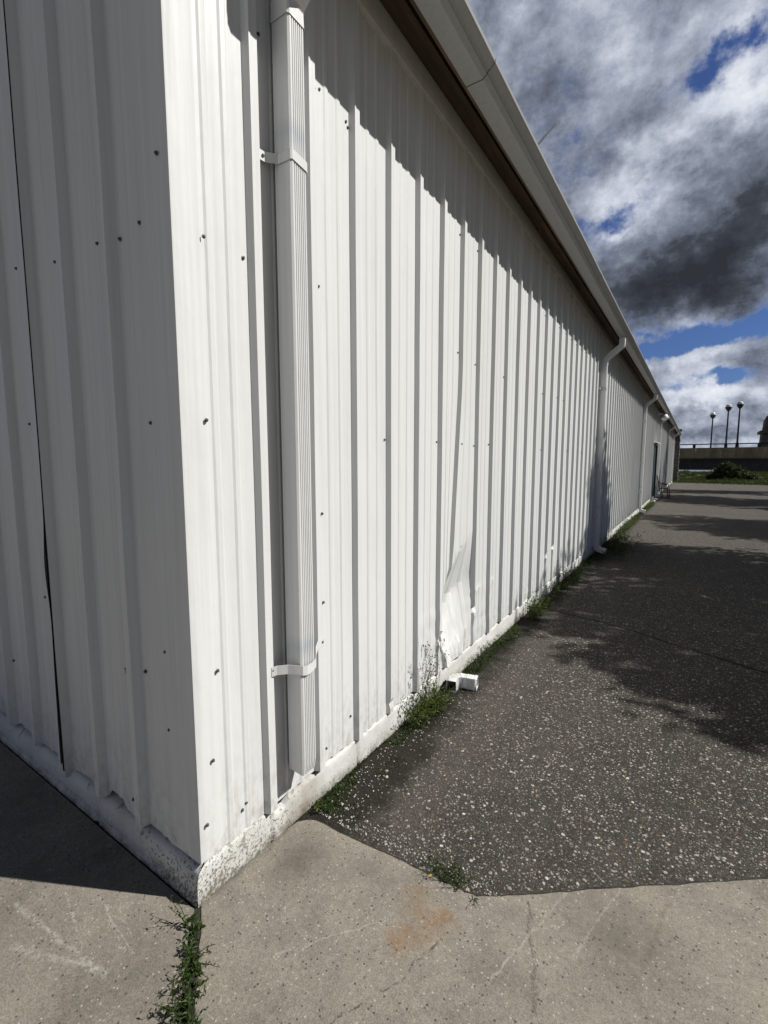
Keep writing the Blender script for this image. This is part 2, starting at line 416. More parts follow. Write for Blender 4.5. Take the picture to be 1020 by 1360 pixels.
def mat_stone(name, c1, c2, bw=0.6, bh=0.3, gap=0.02):
    m, nt, p, obj, pos = material(name)
    x, y, z = nt.sep(pos)
    b = nt.node('ShaderNodeTexBrick'); nt.put(b.inputs['Vector'], nt.comb(nt.math('ADD', x, y), z, 0.0))
    b.inputs['Scale'].default_value = 1.0; b.inputs['Brick Width'].default_value = bw; b.inputs['Row Height'].default_value = bh
    b.inputs['Mortar Size'].default_value = gap
    b.inputs['Color1'].default_value = (*c1, 1); b.inputs['Color2'].default_value = (*c2, 1); b.inputs['Mortar'].default_value = (c1[0] * .5, c1[1] * .5, c1[2] * .5, 1)
    n = nt.noise(pos, 7, 5, 0.6)
    g = nt.mapr(n, 0.3, 0.7, 0.7, 1.25)
    nt.put(p.inputs['Base Color'], nt.mix(1.0, b.outputs[0], nt.comb(g, g, g), 'MULTIPLY')); p.inputs['Roughness'].default_value = 0.9
    nt.put(p.inputs['Normal'], nt.bump(nt.math('SUBTRACT', nt.math('MULTIPLY', n, 0.4), b.outputs['Fac']), 0.6, 0.02))
    return m
M_stone = mat_stone('dark_rusticated_stone', (0.10, 0.092, 0.08), (0.16, 0.145, 0.125))

def mat_bridge():
    m, nt, p, obj, pos = material('stained_bridge_concrete')
    s = nt.noise(nt.vmath('MULTIPLY', pos, (1.6, 1.6, 0.25)), 1.0, 6, 0.65)
    n = nt.noise(pos, 3, 5, 0.6)
    c = nt.mix(nt.mapr(s, 0.35, 0.65), (0.46, 0.37, 0.24), (0.24, 0.19, 0.115))
    c = nt.mix(nt.mapr(n, 0.45, 0.75, 0, 0.5), c, (0.10, 0.085, 0.06))
    nt.put(p.inputs['Base Color'], c); p.inputs['Roughness'].default_value = 0.9
    return m
M_bridge = mat_bridge()
M_girder = simple('dark_girder_concrete', (0.07, 0.066, 0.058), 0.85, 0.25, 2)  # dark grey concrete with slight random tone

def mat_ground():
    m, nt, p, obj, pos = material('rough_grass_earth')
    n = nt.noise(pos, 1.2, 6, 0.65); n2 = nt.noise(pos, 18, 4, 0.6)
    c = nt.mix(nt.mapr(n, 0.35, 0.65), (0.022, 0.034, 0.010), (0.05, 0.055, 0.02))
    c = nt.mix(nt.mapr(n2, 0.5, 0.75, 0, .6), c, (0.10, 0.085, 0.05))
    nt.put(p.inputs['Base Color'], c); p.inputs['Roughness'].default_value = 0.95
    return m
M_ground = mat_ground()

def mat_water():
    m, nt, p, obj, pos = material('river_water')
    p.inputs['Base Color'].default_value = (0.02, 0.03, 0.035, 1); p.inputs['Roughness'].default_value = 0.12
    nt.put(p.inputs['Normal'], nt.bump(nt.noise(nt.vmath('MULTIPLY', pos, (1, 2, 1)), 0.8, 4), 0.25, 0.1))
    return m
M_water = mat_water()

# ------------------------------------------------------------------ setting
def profile_sheet(name, rows, xs, mat):
    bm = bmesh.new()
    grid(bm, [[Vector((x, y, z)) for x in xs] for y, z in rows])
    o = link(name, bm, mat); tag(o, kind='structure'); return o
profile_sheet('ground', [(-1500, -.008), (-60, -.008), (43.4, -.008), (44.2, .02), (50, .22), (60, .42), (70, .36), (78, -2.7), (300, -2.7), (312, -.3), (1500, 1.0)],
              [-1500, -200, -40, -10, 0, 5, 12, 40, 200, 1500], M_ground)
profile_sheet('river', [(74, -1.98), (150, -1.98), (306, -1.98)], [-1200, 0, 1200], M_water)
bm = bmesh.new()
lot = [(-30, -40), (40, -40), (40, 38.2), (20, 39.2), (9, 39.8), (5.6, 40.1), (4.2, 40.9), (3.0, 41.4), (2.0, 41.7), (1.0, 42.1), (0.4, 43.0), (-1, 43.2), (-30, 43.2)]
vs = [bm.verts.new((x, y, 0.0)) for x, y in lot]; bm.faces.new(vs)
tag(link('asphalt_lot', bm, M_asph), kind='structure')

def slab(name, pts, mat, z=0.006, depth=0.06):
    bm = bmesh.new()
    top = [bm.verts.new((x, y, z)) for x, y in pts]; bot = [bm.verts.new((x, y, z - depth)) for x, y in pts]
    bm.faces.new(top)
    for i in range(len(pts)):
        j = (i + 1) % len(pts)
        bm.faces.new((top[j], top[i], bot[i], bot[j]))
    o = link(name, bm, mat); tag(o, kind='structure'); return o
random.seed(4)
def wobble(a, b, n, amp):
    out = []
    for i in range(n):
        t = i / n; x = a[0] + (b[0] - a[0]) * t; y = a[1] + (b[1] - a[1]) * t
        out.append((x + amp * nz(x * 9, y * 9, 3.1) + amp * .6 * nz(x * 41, y * 41, 1.7), y + amp * nz(x * 9, y * 9, 7.7) + amp * .6 * nz(x * 41, y * 41, 5.5)))
    return out
edge = ([(0.008, 0.012), (0.008, 0.25), (0.010, 0.44), (0.02, 0.50), (0.05, 0.535), (0.085, 0.553), (0.13, 0.558)]
        + wobble((0.18, 0.556), (0.62, 0.588), 22, 0.006) + wobble((0.62, 0.588), (0.76, 0.600), 8, 0.014) + wobble((0.76, 0.600), (0.845, 0.592), 6, 0.014)
        + wobble((0.845, 0.600), (1.76, 1.305), 40, 0.007) + wobble((1.76, 1.305), (9.0, 6.9), 30, 0.02))
crack_r = wobble((0.80, -0.64), (0.055, -0.018), 18, 0.012)
apron = edge + [(9.0, -20), (12.0, -20), (9.5, -14)] if False else edge + [(22, 6.9), (22, -18), (15, -18)] + crack_r
slab('concrete_apron', apron, M_slab)
crack_l = wobble((0.76, -0.68), (0.003, -0.020), 18, 0.012)
slab('concrete_path', [(0.0, -0.012), (-18, -0.012), (-18, -18), (14.95, -18.04)] + crack_l, M_slabL)
# grit and soil caught along the slab edge
bm = bmesh.new()
ed = [Vector((p[0], p[1], .0025)) for p in edge if p[1] > .5]
for a, b in zip(ed, ed[1:]):
    d = (b - a)
    if d.length < 1e-5: continue
    n = Vector((-d.y, d.x, 0)).normalized()
    wa = .006 + .016 * abs(nz(a.x * 11, a.y * 11, 1)); wb = .006 + .016 * abs(nz(b.x * 11, b.y * 11, 1))
    bm.faces.new([bm.verts.new(q) for q in (a - n * .01, b - n * .01, b + n * wb, a + n * wa)])
tag(link('edge_soil', bm, M_soil), kind='structure')
# damp soil that fills the joint between the two slabs
bm = bmesh.new()
for a, b in (((0.0, 0.0), (0.78, -0.66)), ((0.78, -0.66), (15, -18.1))):
    a = Vector((*a, 0)); b = Vector((*b, 0)); n = (b - a).normalized().cross(Vector((0, 0, 1))) * 0.07
    bm.faces.new([bm.verts.new(q + Vector((0, 0, 0.003))) for q in (a - n, b - n, b + n, a + n)])
tag(link('joint_soil', bm, M_soil), kind='structure')

# ------------------------------------------------------------------ warehouse
B = tag(empty('warehouse', (0, 0, 0)), 'long white ribbed metal warehouse with a grey gutter, standing on a low painted concrete base', 'warehouse')
LEN = 42.6; SP = 0.3132; T0 = 0.3324; PX = -0.006; ZT = 3.86
RH, RN = 0.028, 0.012
def rib_profile(y):
    return [(y, 0), (y + RN, RH), (y + .021, RH), (y + .0225, RH - .0025), (y + .052, RH - .0025), (y + .064, 0)]
def minor(c): return [(c - .018, 0), (c - .009, .0042), (c + .009, .0042), (c + .018, 0)]

DOOR = (20.75, 22.55, 2.36)
def wall_disp(y, z, h, k):
    """dents in the sheet: returns (dx, y', h')"""
    dx = 0.0018 * nz(y * 3.1, z * 1.7, 2.0) + 0.0012 * nz(y * 9, z * 2.2, 5.0)
    yy = y
    if 1.6 < y < 3.0 and z < 2.3:
        w = math.exp(-((y - 2.24) / .165) ** 2)
        lean = min(1.0, max(0.0, (2.25 - z) / 1.95))
        yy = y - .17 * w * lean
        if k == 6: h *= 0.12 + 0.88 * sst(.50, 1.15, z)
        # crumpled pocket, then the sheet foot kicked outward
        q = z - 0.75 * (y - 2.28)
        w2 = max(0.0, 1 - abs(y - 2.27) / .27) ** 0.7
        dx += -.125 * max(0.0, 1 - abs(q - .57) / (.36 if q < .57 else .34)) * w2
        dx += .040 * max(0.0, 1 - (z - .15) / .24) * max(0.0, 1 - abs(y - 2.20) / .22)
        if z < .62:
            w3 = max(0.0, 1 - abs(y - (2.12 + .32 * (z - .15))) / .06)
            dx += .034 * w3 * (1 - z / .62)
            w3 = max(0.0, 1 - abs(y - (2.38 - .38 * (z - .15))) / .055)
            dx += .026 * w3 * (1 - z / .62)
            dx += .012 * abs(nz(y * 9, z * 7, 3.3))
    for kk, zc, a in ((5, .40, .026), (7, .45, .030), (14, .52, .026), (15, .57, .032), (3, .21, .014)):
        if k == kk and h > 0.005:
            d = abs(z - zc)
            dx -= a * max(0.0, 1 - d / .035)
            if z < zc: dx -= .010 * min(1, (zc - z) / .1)
    return dx, yy, h

bm = bmesh.new()
kmax = int((LEN - T0) / SP)
near_rows = [0.0] + [0.03 * i for i in range(1, 44)] + [1.29 + .22 * i for i in range(1, 12)] + [ZT - .15]
def zrow(y, s):      # s: distance above the ragged sheet foot
    foot = 0.152 + 0.010 * nz(y * 2.3, 0.4, 9.0) + 0.005 * nz(y * 11, 2.0, 4.0)
    if 2.0 < y < 2.5: foot += .018 * (1 - abs(y - 2.25) / .25)
    return foot if s <= 0 else max(foot + .001 * s, 0.15 + s)
NEAR_END = T0 + SP * 26
prof = [(0.040, 0, -1)]
for k in range(-1, kmax + 1):
    y = T0 + SP * k
    if k >= 0: prof += [(a, h, k) for a, h in rib_profile(y)]
    for c in (y + .147, y + .231):
        if k < 60: prof += [(a, h, k if h > .01 else -9) for a, h in minor(c)]
prof = [q for q in prof if q[0] < LEN] + [(LEN, 0, -9)]
near = [q for q in prof if q[0] <= NEAR_END + .065]; far = [q for q in prof if q[0] >= NEAR_END + .0639]
P = []
for s in near_rows:
    row = []
    for y, h, k in near:
        z = zrow(y, s)
        dx, yy, hh = wall_disp(y, z, h, k)
        row.append(Vector((PX + hh + dx, yy, z)))
    P.append(row)
grid(bm, [list(r) for r in zip(*P)])
far_rows = [0.0, .1, .3, .6, 1.2, 2.0, DOOR[2] - .15, 2.9, ZT - .15]
cols = [[Vector((PX + h + .0015 * nz(y * 3, s), y, zrow(y, s))) for s in far_rows] for y, h, k in far]
V = [[bm.verts.new(p) for p in c] for c in cols]
for a, b, ya, yb in zip(V, V[1:], far, far[1:]):
    mid = (ya[0] + yb[0]) / 2
    for j in range(len(far_rows) - 1):
        if DOOR[0] < mid < DOOR[1] and j < 6: continue
        bm.faces.new((a[j], a[j + 1], b[j + 1], b[j]))
for f in bm.faces: pass
bmesh.ops.recalc_face_normals(bm, faces=bm.faces)
side = link('side_wall', bm, M_wall, B, smooth=11)

# ---- front wall: sheet lapped at the third rib, lifted and gapped low down
FX0 = -0.333; FSP = 0.335; FY = 0.026
def front_disp(x, z):
    return .0022 * nz(x * 2.6, z * 1.4, 8.0) + .0012 * nz(x * 8, z * 2, 1.0)
def front_prof(kfrom, kto):
    out = []
    for k in range(kfrom, kto + 1):
        r = FX0 - FSP * k
        for c in (r + .10, r + .20): out += [(c + .016, 0), (c + .008, .004), (c - .008, .004), (c - .016, 0)]
        out += [(r, 0), (r - .010, .037), (r - .047, .037), (r - .062, 0)]
    return sorted(out, key=lambda q: -q[0])
SEAM = FX0 - FSP * 2 - .013
def front_sheet(pr, foot, lift=None):
    bm = bmesh.new()
    rows = [0.0, .012] + [.05 * i for i in range(1, 28)] + [1.35 + .2 * i for i in range(1, 14)]
    P = []
    for s in rows:
        row = []
        for x, h in pr:
            z = foot(x) if s == 0 else max(foot(x) + s * .2, .15 + s)
            y = FY - h - front_disp(x, z)
            if lift: y -= lift(x, z)
            row.append(Vector((x, y, z)))
        P.append(row)
    grid(bm, P); bmesh.ops.recalc_face_normals(bm, faces=bm.faces)
    return bm
def footA(x):
    s = .150 + .006 * nz(x * 7, 1.0)
    for a, b, d in ((-1.06, -.98, -.035), (-.92, -.80, .010), (-.80, -.74, -.010), (-.66, -.53, .034), (-.53, -.40, -.004), (-.35, -.20, .014)):
        if a < x < b: s += d
    return s
prA = [(-.02, 0), (-.16, 0)] + [q for q in front_prof(0, 2) if q[0] < -.185 and q[0] >= SEAM]
# extra columns so that the torn foot steps are sharp
def densify(pr):
    out = [pr[0]]
    for a, b in zip(pr, pr[1:]):
        n = max(1, int((a[0] - b[0]) / .025))
        for i in range(1, n + 1):
            t = i / n; out.append((a[0] + (b[0] - a[0]) * t, a[1] + (b[1] - a[1]) * t))
    return out
frontA = link('front_wall', front_sheet(densify(prA), footA), M_wall, B, smooth=18)
prB = [(SEAM + .004, .041), (SEAM - .03, .040)] + [(x, h) for x, h in front_prof(2, 40) if x < SEAM - .04]
def liftB(x, z):
    if x < SEAM - .15: return 0
    w = 1 - (SEAM - x) / .15
    return w * (.0015 + .011 * math.exp(-((z - 1.15) / .16) ** 2) + .009 * sst(1.1, .2, z))
def footB(x): return .158 + .008 * nz(x * 5, 3.0) + (.012 if int(x * 6) % 3 == 0 else 0)
frontB = link('front_wall', front_sheet(densify(prB)[:400], footB, liftB), M_wall, B, smooth=18)
frontB['label'] = 'left hand front sheet whose lifted edge leaves a dark gap'
bm = bmesh.new(); box(bm, SEAM - .012, SEAM + .001, FY - .039, FY - .017, .15, 4.0)
link('seam_shade', bm, M_dark, frontA)  # black strip laid in the seam to paint the shade of the gap
# gable above / remaining walls / roof
bm = bmesh.new()
W = 14.0
vs = [bm.verts.new(p) for p in ((-0.03, FY + .012, 3.9), (-W, FY + .012, 3.9), (-W / 2, FY + .012, 5.6))]; bm.faces.new(vs)
link('gable', bm, M_wall, B)
bm = bmesh.new(); box(bm, -W - .1, -W, FY + .02, LEN, .1, 3.9); box(bm, -W, -.05, LEN, LEN + .1, .1, 3.9)
link('rear_wall', bm, M_wall, B)
bm = bmesh.new()
def roofz(x): return 3.875 + (0.30 - x) * .235
for x0, x1, y0 in ((0.30, -.02, 0.485), (-.02, -W / 2, -.02)):
    vs = [Vector((x0, y0, roofz(x0))), Vector((x1, y0, roofz(x1))), Vector((x1, LEN + .3, roofz(x1))), Vector((x0, LEN + .3, roofz(x0)))]
    t = [bm.verts.new(v + Vector((0, 0, .012))) for v in vs]; b = [bm.verts.new(v) for v in vs]
    bm.faces.new(t); bm.faces.new(b[::-1])
    for i in range(4): bm.faces.new((t[i], t[(i + 1) % 4], b[(i + 1) % 4], b[i]))
vs = [Vector((-W / 2, -.02, roofz(-W / 2))), Vector((-W - .3, -.02, 3.86)), Vector((-W - .3, LEN + .3, 3.86)), Vector((-W / 2, LEN + .3, roofz(-W / 2)))]
bm.faces.new([bm.verts.new(v) for v in vs])
link('roof', bm, M_roof, B)

# ---- corner trim (folded strip, slightly wavy)
bm = bmesh.new()
zs = [.157 + .06 * i for i in range(62)]
P = []
for z in zs:
    wv = .0022 * nz(1.0, z * 2.6, 4.0)
    e = .118 + .004 * nz(2.0, z * 1.3, 3.0)
    P.append([Vector((-.17, FY + .004 + .001, z)), Vector((-.168, FY - .004, z)), Vector((-.145, FY - .006 + wv, z)), Vector((-.08, FY - .005 - wv, z)), Vector((-.006, FY - .004, z)), Vector((.000, FY - .002, z)), Vector((.002, FY + .004, z)),
              Vector((.003 + wv, FY + .035, z)), Vector((.003 - wv * 1.5, FY + .07, z)), Vector((.003 + wv, e - .008 + .012, z)), Vector((.001, e + .012, z)), Vector((-.010, e + .013, z))])
V = grid(bm, P)
for j, p in enumerate(V[0]):
    p.co.z += {0: .05, 1: .05, 2: .035, 3: .018, 9: .05, 10: .06, 11: .06, 8: .03, 7: .015}.get(j, 0)
bmesh.ops.recalc_face_normals(bm, faces=bm.faces)
link('corner_trim', bm, M_trim, B, smooth=35)

# ---- foundation
bm = bmesh.new()
ys = []
def rec(tab, z):
    for (a, z0), (b, z1) in zip(tab, tab[1:]):
        if z0 <= z <= z1: return a + (b - a) * (z - z0) / (z1 - z0)
    return tab[0][0] if z < tab[0][1] else tab[-1][0]
secF = [(-.002, -.05), (-.003, 0), (-.004, .026), (-.003, .032), (.003, .037), (.003, .07), (.004, .102), (.008, .116), (.016, .130), (.03, .139), (.06, .145)]
def recF(z): return rec(secF, z)
def recS(z): return rec([(.004, -.05), (.005, .0), (.006, .015), (.004, .035), (.0035, .06), (.003, .085), (.002, .11), (.001, .128), (-.001, .137), (-.006, .143), (-.03, .147)], z)
y = 0.0
while y < LEN:
    ys.append(y); y += .014 if y < 1.2 else (.03 if y < 5 else (.12 if y < 14 else .5))
ys.append(LEN)
sec = [(.004, -.05), (.005, .0), (.006, .015), (.004, .035), (.0035, .06), (.003, .085), (.002, .11), (.001, .128), (-.001, .137), (-.006, .143), (-.03, .147)]
P = []
for y in ys:
    row = []
    amp = 1.0 if y < 6 else .5
    jt = 0.010 if any(abs(y - j) < .006 for j in (.36, .985)) else 0
    for i, (x, z) in enumerate(sec):
        n = .0030 * nz(y * 21, z * 40, 1.0) + .0034 * nz(y * 75, z * 90, 6.0)
        zz = z + (.004 * nz(y * 6, 4.0, .5) + .008 * max(-.3, nz(y * 31, 2.0, .5)) + .007 * nz(y * 83, 1.0, .5) if i >= 7 else 0)
        if .37 < y < .47 and i >= 6: zz -= .030 * sst(.37, .40, y) * sst(.475, .45, y)
        if i < 2: n *= .3
        row.append(Vector((x + (n * amp if y > .02 else 0) - jt * (1 if i < 9 else 0), max(y, recF(zz)), zz)))
    P.append(row)
V1 = grid(bm, P)
secF = [(-.002, -.05), (-.003, 0), (-.004, .026), (-.003, .032), (.003, .037), (.003, .07), (.004, .102), (.008, .116), (.016, .130), (.03, .139), (.06, .145)]
xs = []; x = 0.004
while x > -W: xs.append(x); x -= .016 if x > -1.3 else (.05 if x > -3 else .5)
P = []
for x in xs:
    row = []
    jt = .008 if abs(x + .74) < .009 else 0
    for i, (yy, z) in enumerate(secF):
        n = .0025 * nz(x * 18, z * 40, 3.0) + .002 * nz(x * 70, z * 90, 2.0)
        zz = z + (.003 * nz(x * 6, 1.0, .2) + .005 * nz(x * 34, 1.0, .2) + .003 * nz(x * 80, 1.0, .2) if i >= 7 else 0)
        row.append(Vector((min(x, recS(zz)), yy + (n if x < -.02 else 0) + jt, zz)))
    P.append(row)
V2 = grid(bm, P)
bmesh.ops.recalc_face_normals(bm, faces=bm.faces)
found = link('foundation', bm, M_found, B, smooth=40)
bm = bmesh.new(); box(bm, -W, -.03, .062, LEN, .02, .19); link('foot_gap_shade', bm, M_dark, B)  # black backing added so the gaps under the sheet foot look dark

# ---- eaves: trim channel, wood soffit, fascia, K-style gutter
Y0 = 0.485
bm = bmesh.new(); box(bm, -.03, .032, Y0 + .02, LEN, 3.722, 3.842); link('eave_trim', bm, M_eave, B)
bm = bmesh.new()
y = Y0
for i in range(15):
    y1 = min(LEN, y + 2.95); box(bm, .032, .240, y + .004, y1, 3.845 + .001 * (i % 2), 3.868); y = y1
link('soffit', bm, M_wood, B)
bm = bmesh.new(); box(bm, .115, .150, Y0 + .05, LEN, 3.815, 3.846); link('soffit_batten', bm, M_wood, B)
bm = bmesh.new(); box(bm, .240, .263, Y0, LEN, 3.69, 3.872); link('fascia', bm, M_wood, B)
gsec = [(.266, 3.790), (.266, 3.671), (.361, 3.670), (.384, 3.688), (.383, 3.692), (.396, 3.703), (.397, 3.700), (.428, 3.727), (.431, 3.742), (.421, 3.744), (.420, 3.738), (.424, 3.732),
        (.396, 3.708), (.383, 3.697), (.380, 3.692), (.358, 3.675), (.270, 3.676), (.270, 3.790)]
bm = bmesh.new()
gys = [Y0] + [Y0 + .55 * i for i in range(1, 77) if Y0 + .55 * i < LEN + .1] + [LEN + .15]
def sag(x, y, z): return Vector((x + .004 * nz(y * .6, 1.0), y, z + .005 * nz(y * .35, 7.0) - .003 * sst(20, 42, y)))
prism_y(bm, gsec, gys, sag)
cap = [p for p in gsec[:9]]
for yy in (Y0 - .001, LEN + .151):
    v = [bm.verts.new(sag(x, yy, z)) for x, z in cap]; bm.faces.new(v)
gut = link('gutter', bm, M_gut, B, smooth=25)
for yj in (1.66, 5.05, 8.3, 11.6, 14.9, 18.3, 21.6, 25, 29, 33, 37):
    bm = bmesh.new()
    s2 = [(x + (.002 if i > 2 else 0), z - (.0025 if i > 0 else 0)) for i, (x, z) in enumerate(gsec[:9])]
    r = [[bm.verts.new(sag(x, yj + d, z)) for x, z in s2] for d in (0, .004 if yj < 2 else .012)]
    for k in range(8): bm.faces.new((r[0][k], r[0][k + 1], r[1][k + 1], r[1][k]))
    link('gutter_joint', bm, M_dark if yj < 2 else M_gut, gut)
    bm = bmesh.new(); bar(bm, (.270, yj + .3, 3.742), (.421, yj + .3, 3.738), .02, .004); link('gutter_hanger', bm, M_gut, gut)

# ---- downspouts
def ds_section(w, d, grooves):
    """(n, y) outline: n outwards; front face carries grooves"""
    out = [(-d / 2, -w / 2), (d / 2 - .006, -w / 2), (d / 2, -w / 2 + .008)]
    if grooves:
        for i in range(grooves):
            c = -w / 2 + .018 + (w - .034) * i / (grooves - 1)
            out += [(d / 2, c - .0030), (d / 2 - .0032, c - .001), (d / 2 - .0032, c + .001), (d / 2, c + .0030)]
    out += [(d / 2, w / 2 - .008), (d / 2 - .006, w / 2), (-d / 2, w / 2)]
    return out
def sweep(bm, sec, path, y0, scales=None, cap=False):
    rings = []
    for i, (x, z) in enumerate(path):
        a = path[max(0, i - 1)]; b = path[min(len(path) - 1, i + 1)]
        t = Vector((b[0] - a[0], 0, b[1] - a[1])).normalized()
        nrm = Vector((-t.z, 0, t.x))
        k = scales[i] if scales else 1.0
        rings.append([bm.verts.new(Vector((x, y0, z)) + nrm * n * k + Vector((0, q * k, 0))) for n, q in sec])
    n = len(sec)
    for a, b in zip(rings, rings[1:]):
        for k in range(n): bm.faces.new((a[k], a[(k + 1) % n], b[(k + 1) % n], b[k]))
    if cap: bm.faces.new(rings[-1])
    return rings
def arc(c, r, a0, a1, n):
    return [(c[0] + r * math.cos(R(a0 + (a1 - a0) * i / n)), c[1] + r * math.sin(R(a0 + (a1 - a0) * i / n))) for i in range(n + 1)]
def pleat(n): return [1.0 if i % 2 == 0 else 1.035 for i in range(n)]
def downspout(y, zb, bottom_elbow, grooves, w=.086, d=.084, label=None):
    sec = ds_section(w, d, grooves)
    xc = .0225 + d / 2
    bm = bmesh.new()
    path = [(xc, 3.30), (xc, 2.2), (xc, 1.2), (xc, zb + .04), (xc - (0 if bottom_elbow else .004), zb)]
    sweep(bm, sec, path, y, [1, 1, 1, 1, 1.0 if bottom_elbow else .94])
    bmesh.ops.recalc_face_normals(bm, faces=bm.faces)
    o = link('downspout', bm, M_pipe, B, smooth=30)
    if label: o['label'] = label
    top = [(.315, 3.668), (.315, 3.58)] + arc((.255, 3.565), .06, 0, -55, 6)[1:]
    top += [(xc + .06, 3.385)] + arc((xc + .055, 3.300), .055, 125, 180, 6)[1:] + [(xc, 3.25)]
    bm = bmesh.new(); sweep(bm, ds_section(w + .003, d + .003, 0), top, y, pleat(len(top)))
    bmesh.ops.recalc_face_normals(bm, faces=bm.faces)
    link('elbow', bm, M_pipe, o, smooth=30)
    if bottom_elbow:
        pth = [(xc, zb + .06), (xc, zb)] + arc((xc + .10, zb), .10, 180, 250, 7)[1:] + [(xc + .16, zb - .115)]
        bm = bmesh.new(); sweep(bm, ds_section(w + .003, d + .003, 0), pth, y, pleat(len(pth)))
        bmesh.ops.recalc_face_normals(bm, faces=bm.faces)
        link('elbow', bm, M_pipe, o, smooth=30)
    return o
def strap(parent, pts, z, hgt, tilt=0.0, thick=.0016):
    bm = bmesh.new()
    rows = []
    for i, (x, y, *dz) in enumerate(pts):
        zc = z + (dz[0] if dz else 0)
        a = pts[max(0, i - 1)]; b = pts[min(len(pts) - 1, i + 1)]
        t = Vector((b[0] - a[0], b[1] - a[1], 0)).normalized(); n = Vector((t.y, -t.x, 0)) * thick
        c = Vector((x, y, zc))
        rows.append([c + Vector((0, 0, -hgt / 2)), c + Vector((0, 0, hgt / 2)), c + n + Vector((0, 0, hgt / 2)), c + n + Vector((0, 0, -hgt / 2))])
    V = [[bm.verts.new(p) for p in r] for r in rows]
    for a, b in zip(V, V[1:]):
        for k in range(4): bm.faces.new((a[k], a[(k + 1) % 4], b[(k + 1) % 4], b[k]))
    bm.faces.new(V[0][::-1]); bm.faces.new(V[-1])
    bmesh.ops.recalc_face_normals(bm, faces=bm.faces)
    return link('strap', bm, M_pipe, parent)
d1 = downspout(.500, .286, False, 6, label='grooved near downspout missing its bottom elbow')
strap(d1, [(.010, .385), (.012, .415), (.045, .452), (.09, .4545), (.1055, .456, .002), (.1085, .462, .004), (.109, .49, 0), (.109, .536, -.006), (.106, .545, -.008), (.05, .5455, -.008), (.015, .56), (.012, .60)], 2.772, .036)
strap(d1, [(.019, .372), (.030, .392, .004), (.062, .425, .004), (.098, .450, .0), (.112, .460, -.004), (.118, .480, -.008), (.116, .510, -.006), (.112, .540, .002), (.095, .560, .008), (.050, .610, .016), (.022, .655, .022), (.019, .70, .026)], .764, .040)
for yy, zz, xx in ((.380, .770, .020), (.690, .790, .021), (.405, 2.772, .014)):
    bm = bmesh.new(); lathe(bm, [(.006, 0), (.006, .003), (.003, .005)], 8)
    o = link('strap_screw', bm, M_screw, d1); o.location = (xx, yy, zz); o.rotation_euler = (0, R(90), 0)
for yy in (7.90, 15.70, 23.45, 30.6, 37.8):
    o = downspout(yy, .19, True, 5 if yy < 9 else 0, label=None)
    for zz in (2.86, 1.6, .70):
        strap(o, [(.012, yy - .10), (.05, yy - .052), (.109, yy - .045), (.109, yy + .045), (.05, yy + .052), (.012, yy + .10)], zz, .03)

# ---- screws
bm = bmesh.new(); lathe(bm, [(.0074, 0), (.0074, .0014), (.0048, .002), (.0048, .0062), (.0034, .007)], 7)
sm = bpy.data.meshes.new('screw'); bm.to_mesh(sm); bm.free(); sm.materials.append(M_screw)
random.seed(11)
pts = [(.135, 2.384), (.312, 2.38), (.117, 1.775), (.121, .866), (.086, .533), (.70, 1.395), (.712, 1.704), (.70, .978), (.728, 2.403), (.752, 3.217), (.95, 3.175), (.05, .30), (.24, .26), (.22, .24), (.71, .28), (.705, .25), (.93, .30), (1.56, .26)]
for k in range(0, 22):
    y = T0 + SP * k
    for z in (1.77, 2.38, 3.2):
        if k < 3 and z < 2.5: continue
        if random.random() < .85:
            pts.append((y + (.075 if random.random() < .6 else -.02) + random.uniform(-.004, .008), z + random.uniform(-.02, .02)))
    if 2 < k and random.random() < .4: pts.append((y + .08, .98 + random.uniform(-.02, .02)))
pts = pts[:78]
for y, z in pts:
    s = bpy.data.objects.new('screw', sm); s.parent = side
    kk = (y - T0) / SP; onrib = 0 <= (y - T0) % SP < .06 and y > T0
    s.location = (PX + (.026 if onrib else .0005) + (.014 if y < .14 else 0), y, z); s.rotation_euler = (0, R(90), 0); COL.objects.link(s)
for x, z in ((-.209, 2.432), (-.341, 2.412), (-.501, 2.435), (-.856, 2.448), (-1.17, 2.481), (-1.20, 3.35), (-.08, 2.604), (-.506, 3.261), (-1.16, 1.803), (-.205, 1.767), (-1.14, .997), (-.19, .934), (-.19, .63), (-.79, .313), (-.476, .787), (-.337, .822), (-.45, 1.228), (-.491, .222), (-1.711, .539), (-1.45, 1.8)):
    s = bpy.data.objects.new('screw', sm); s.parent = frontA
    x = 1.43 - (1.43 - x) * .98; s.location = (x, FY - (.031 if -1.22 < x < -1.05 else .003) - (.006 if x > -.1 else 0), z); s.rotation_euler = (R(90), 0, 0); COL.objects.link(s)
bm = bmesh.new()
for k in range(22, 125):
    for z in (1.77, 2.38, 3.2):
        if random.random() < .5:
            y = T0 + SP * k + .08
            if DOOR[0] - .1 < y < DOOR[1] + .1 and z < 2.4: continue
            box(bm, PX, PX + .007, y - .007, y + .007, z - .007, z + .007)
o = link('screw', bm, M_screw, side); o['kind'] = 'stuff'

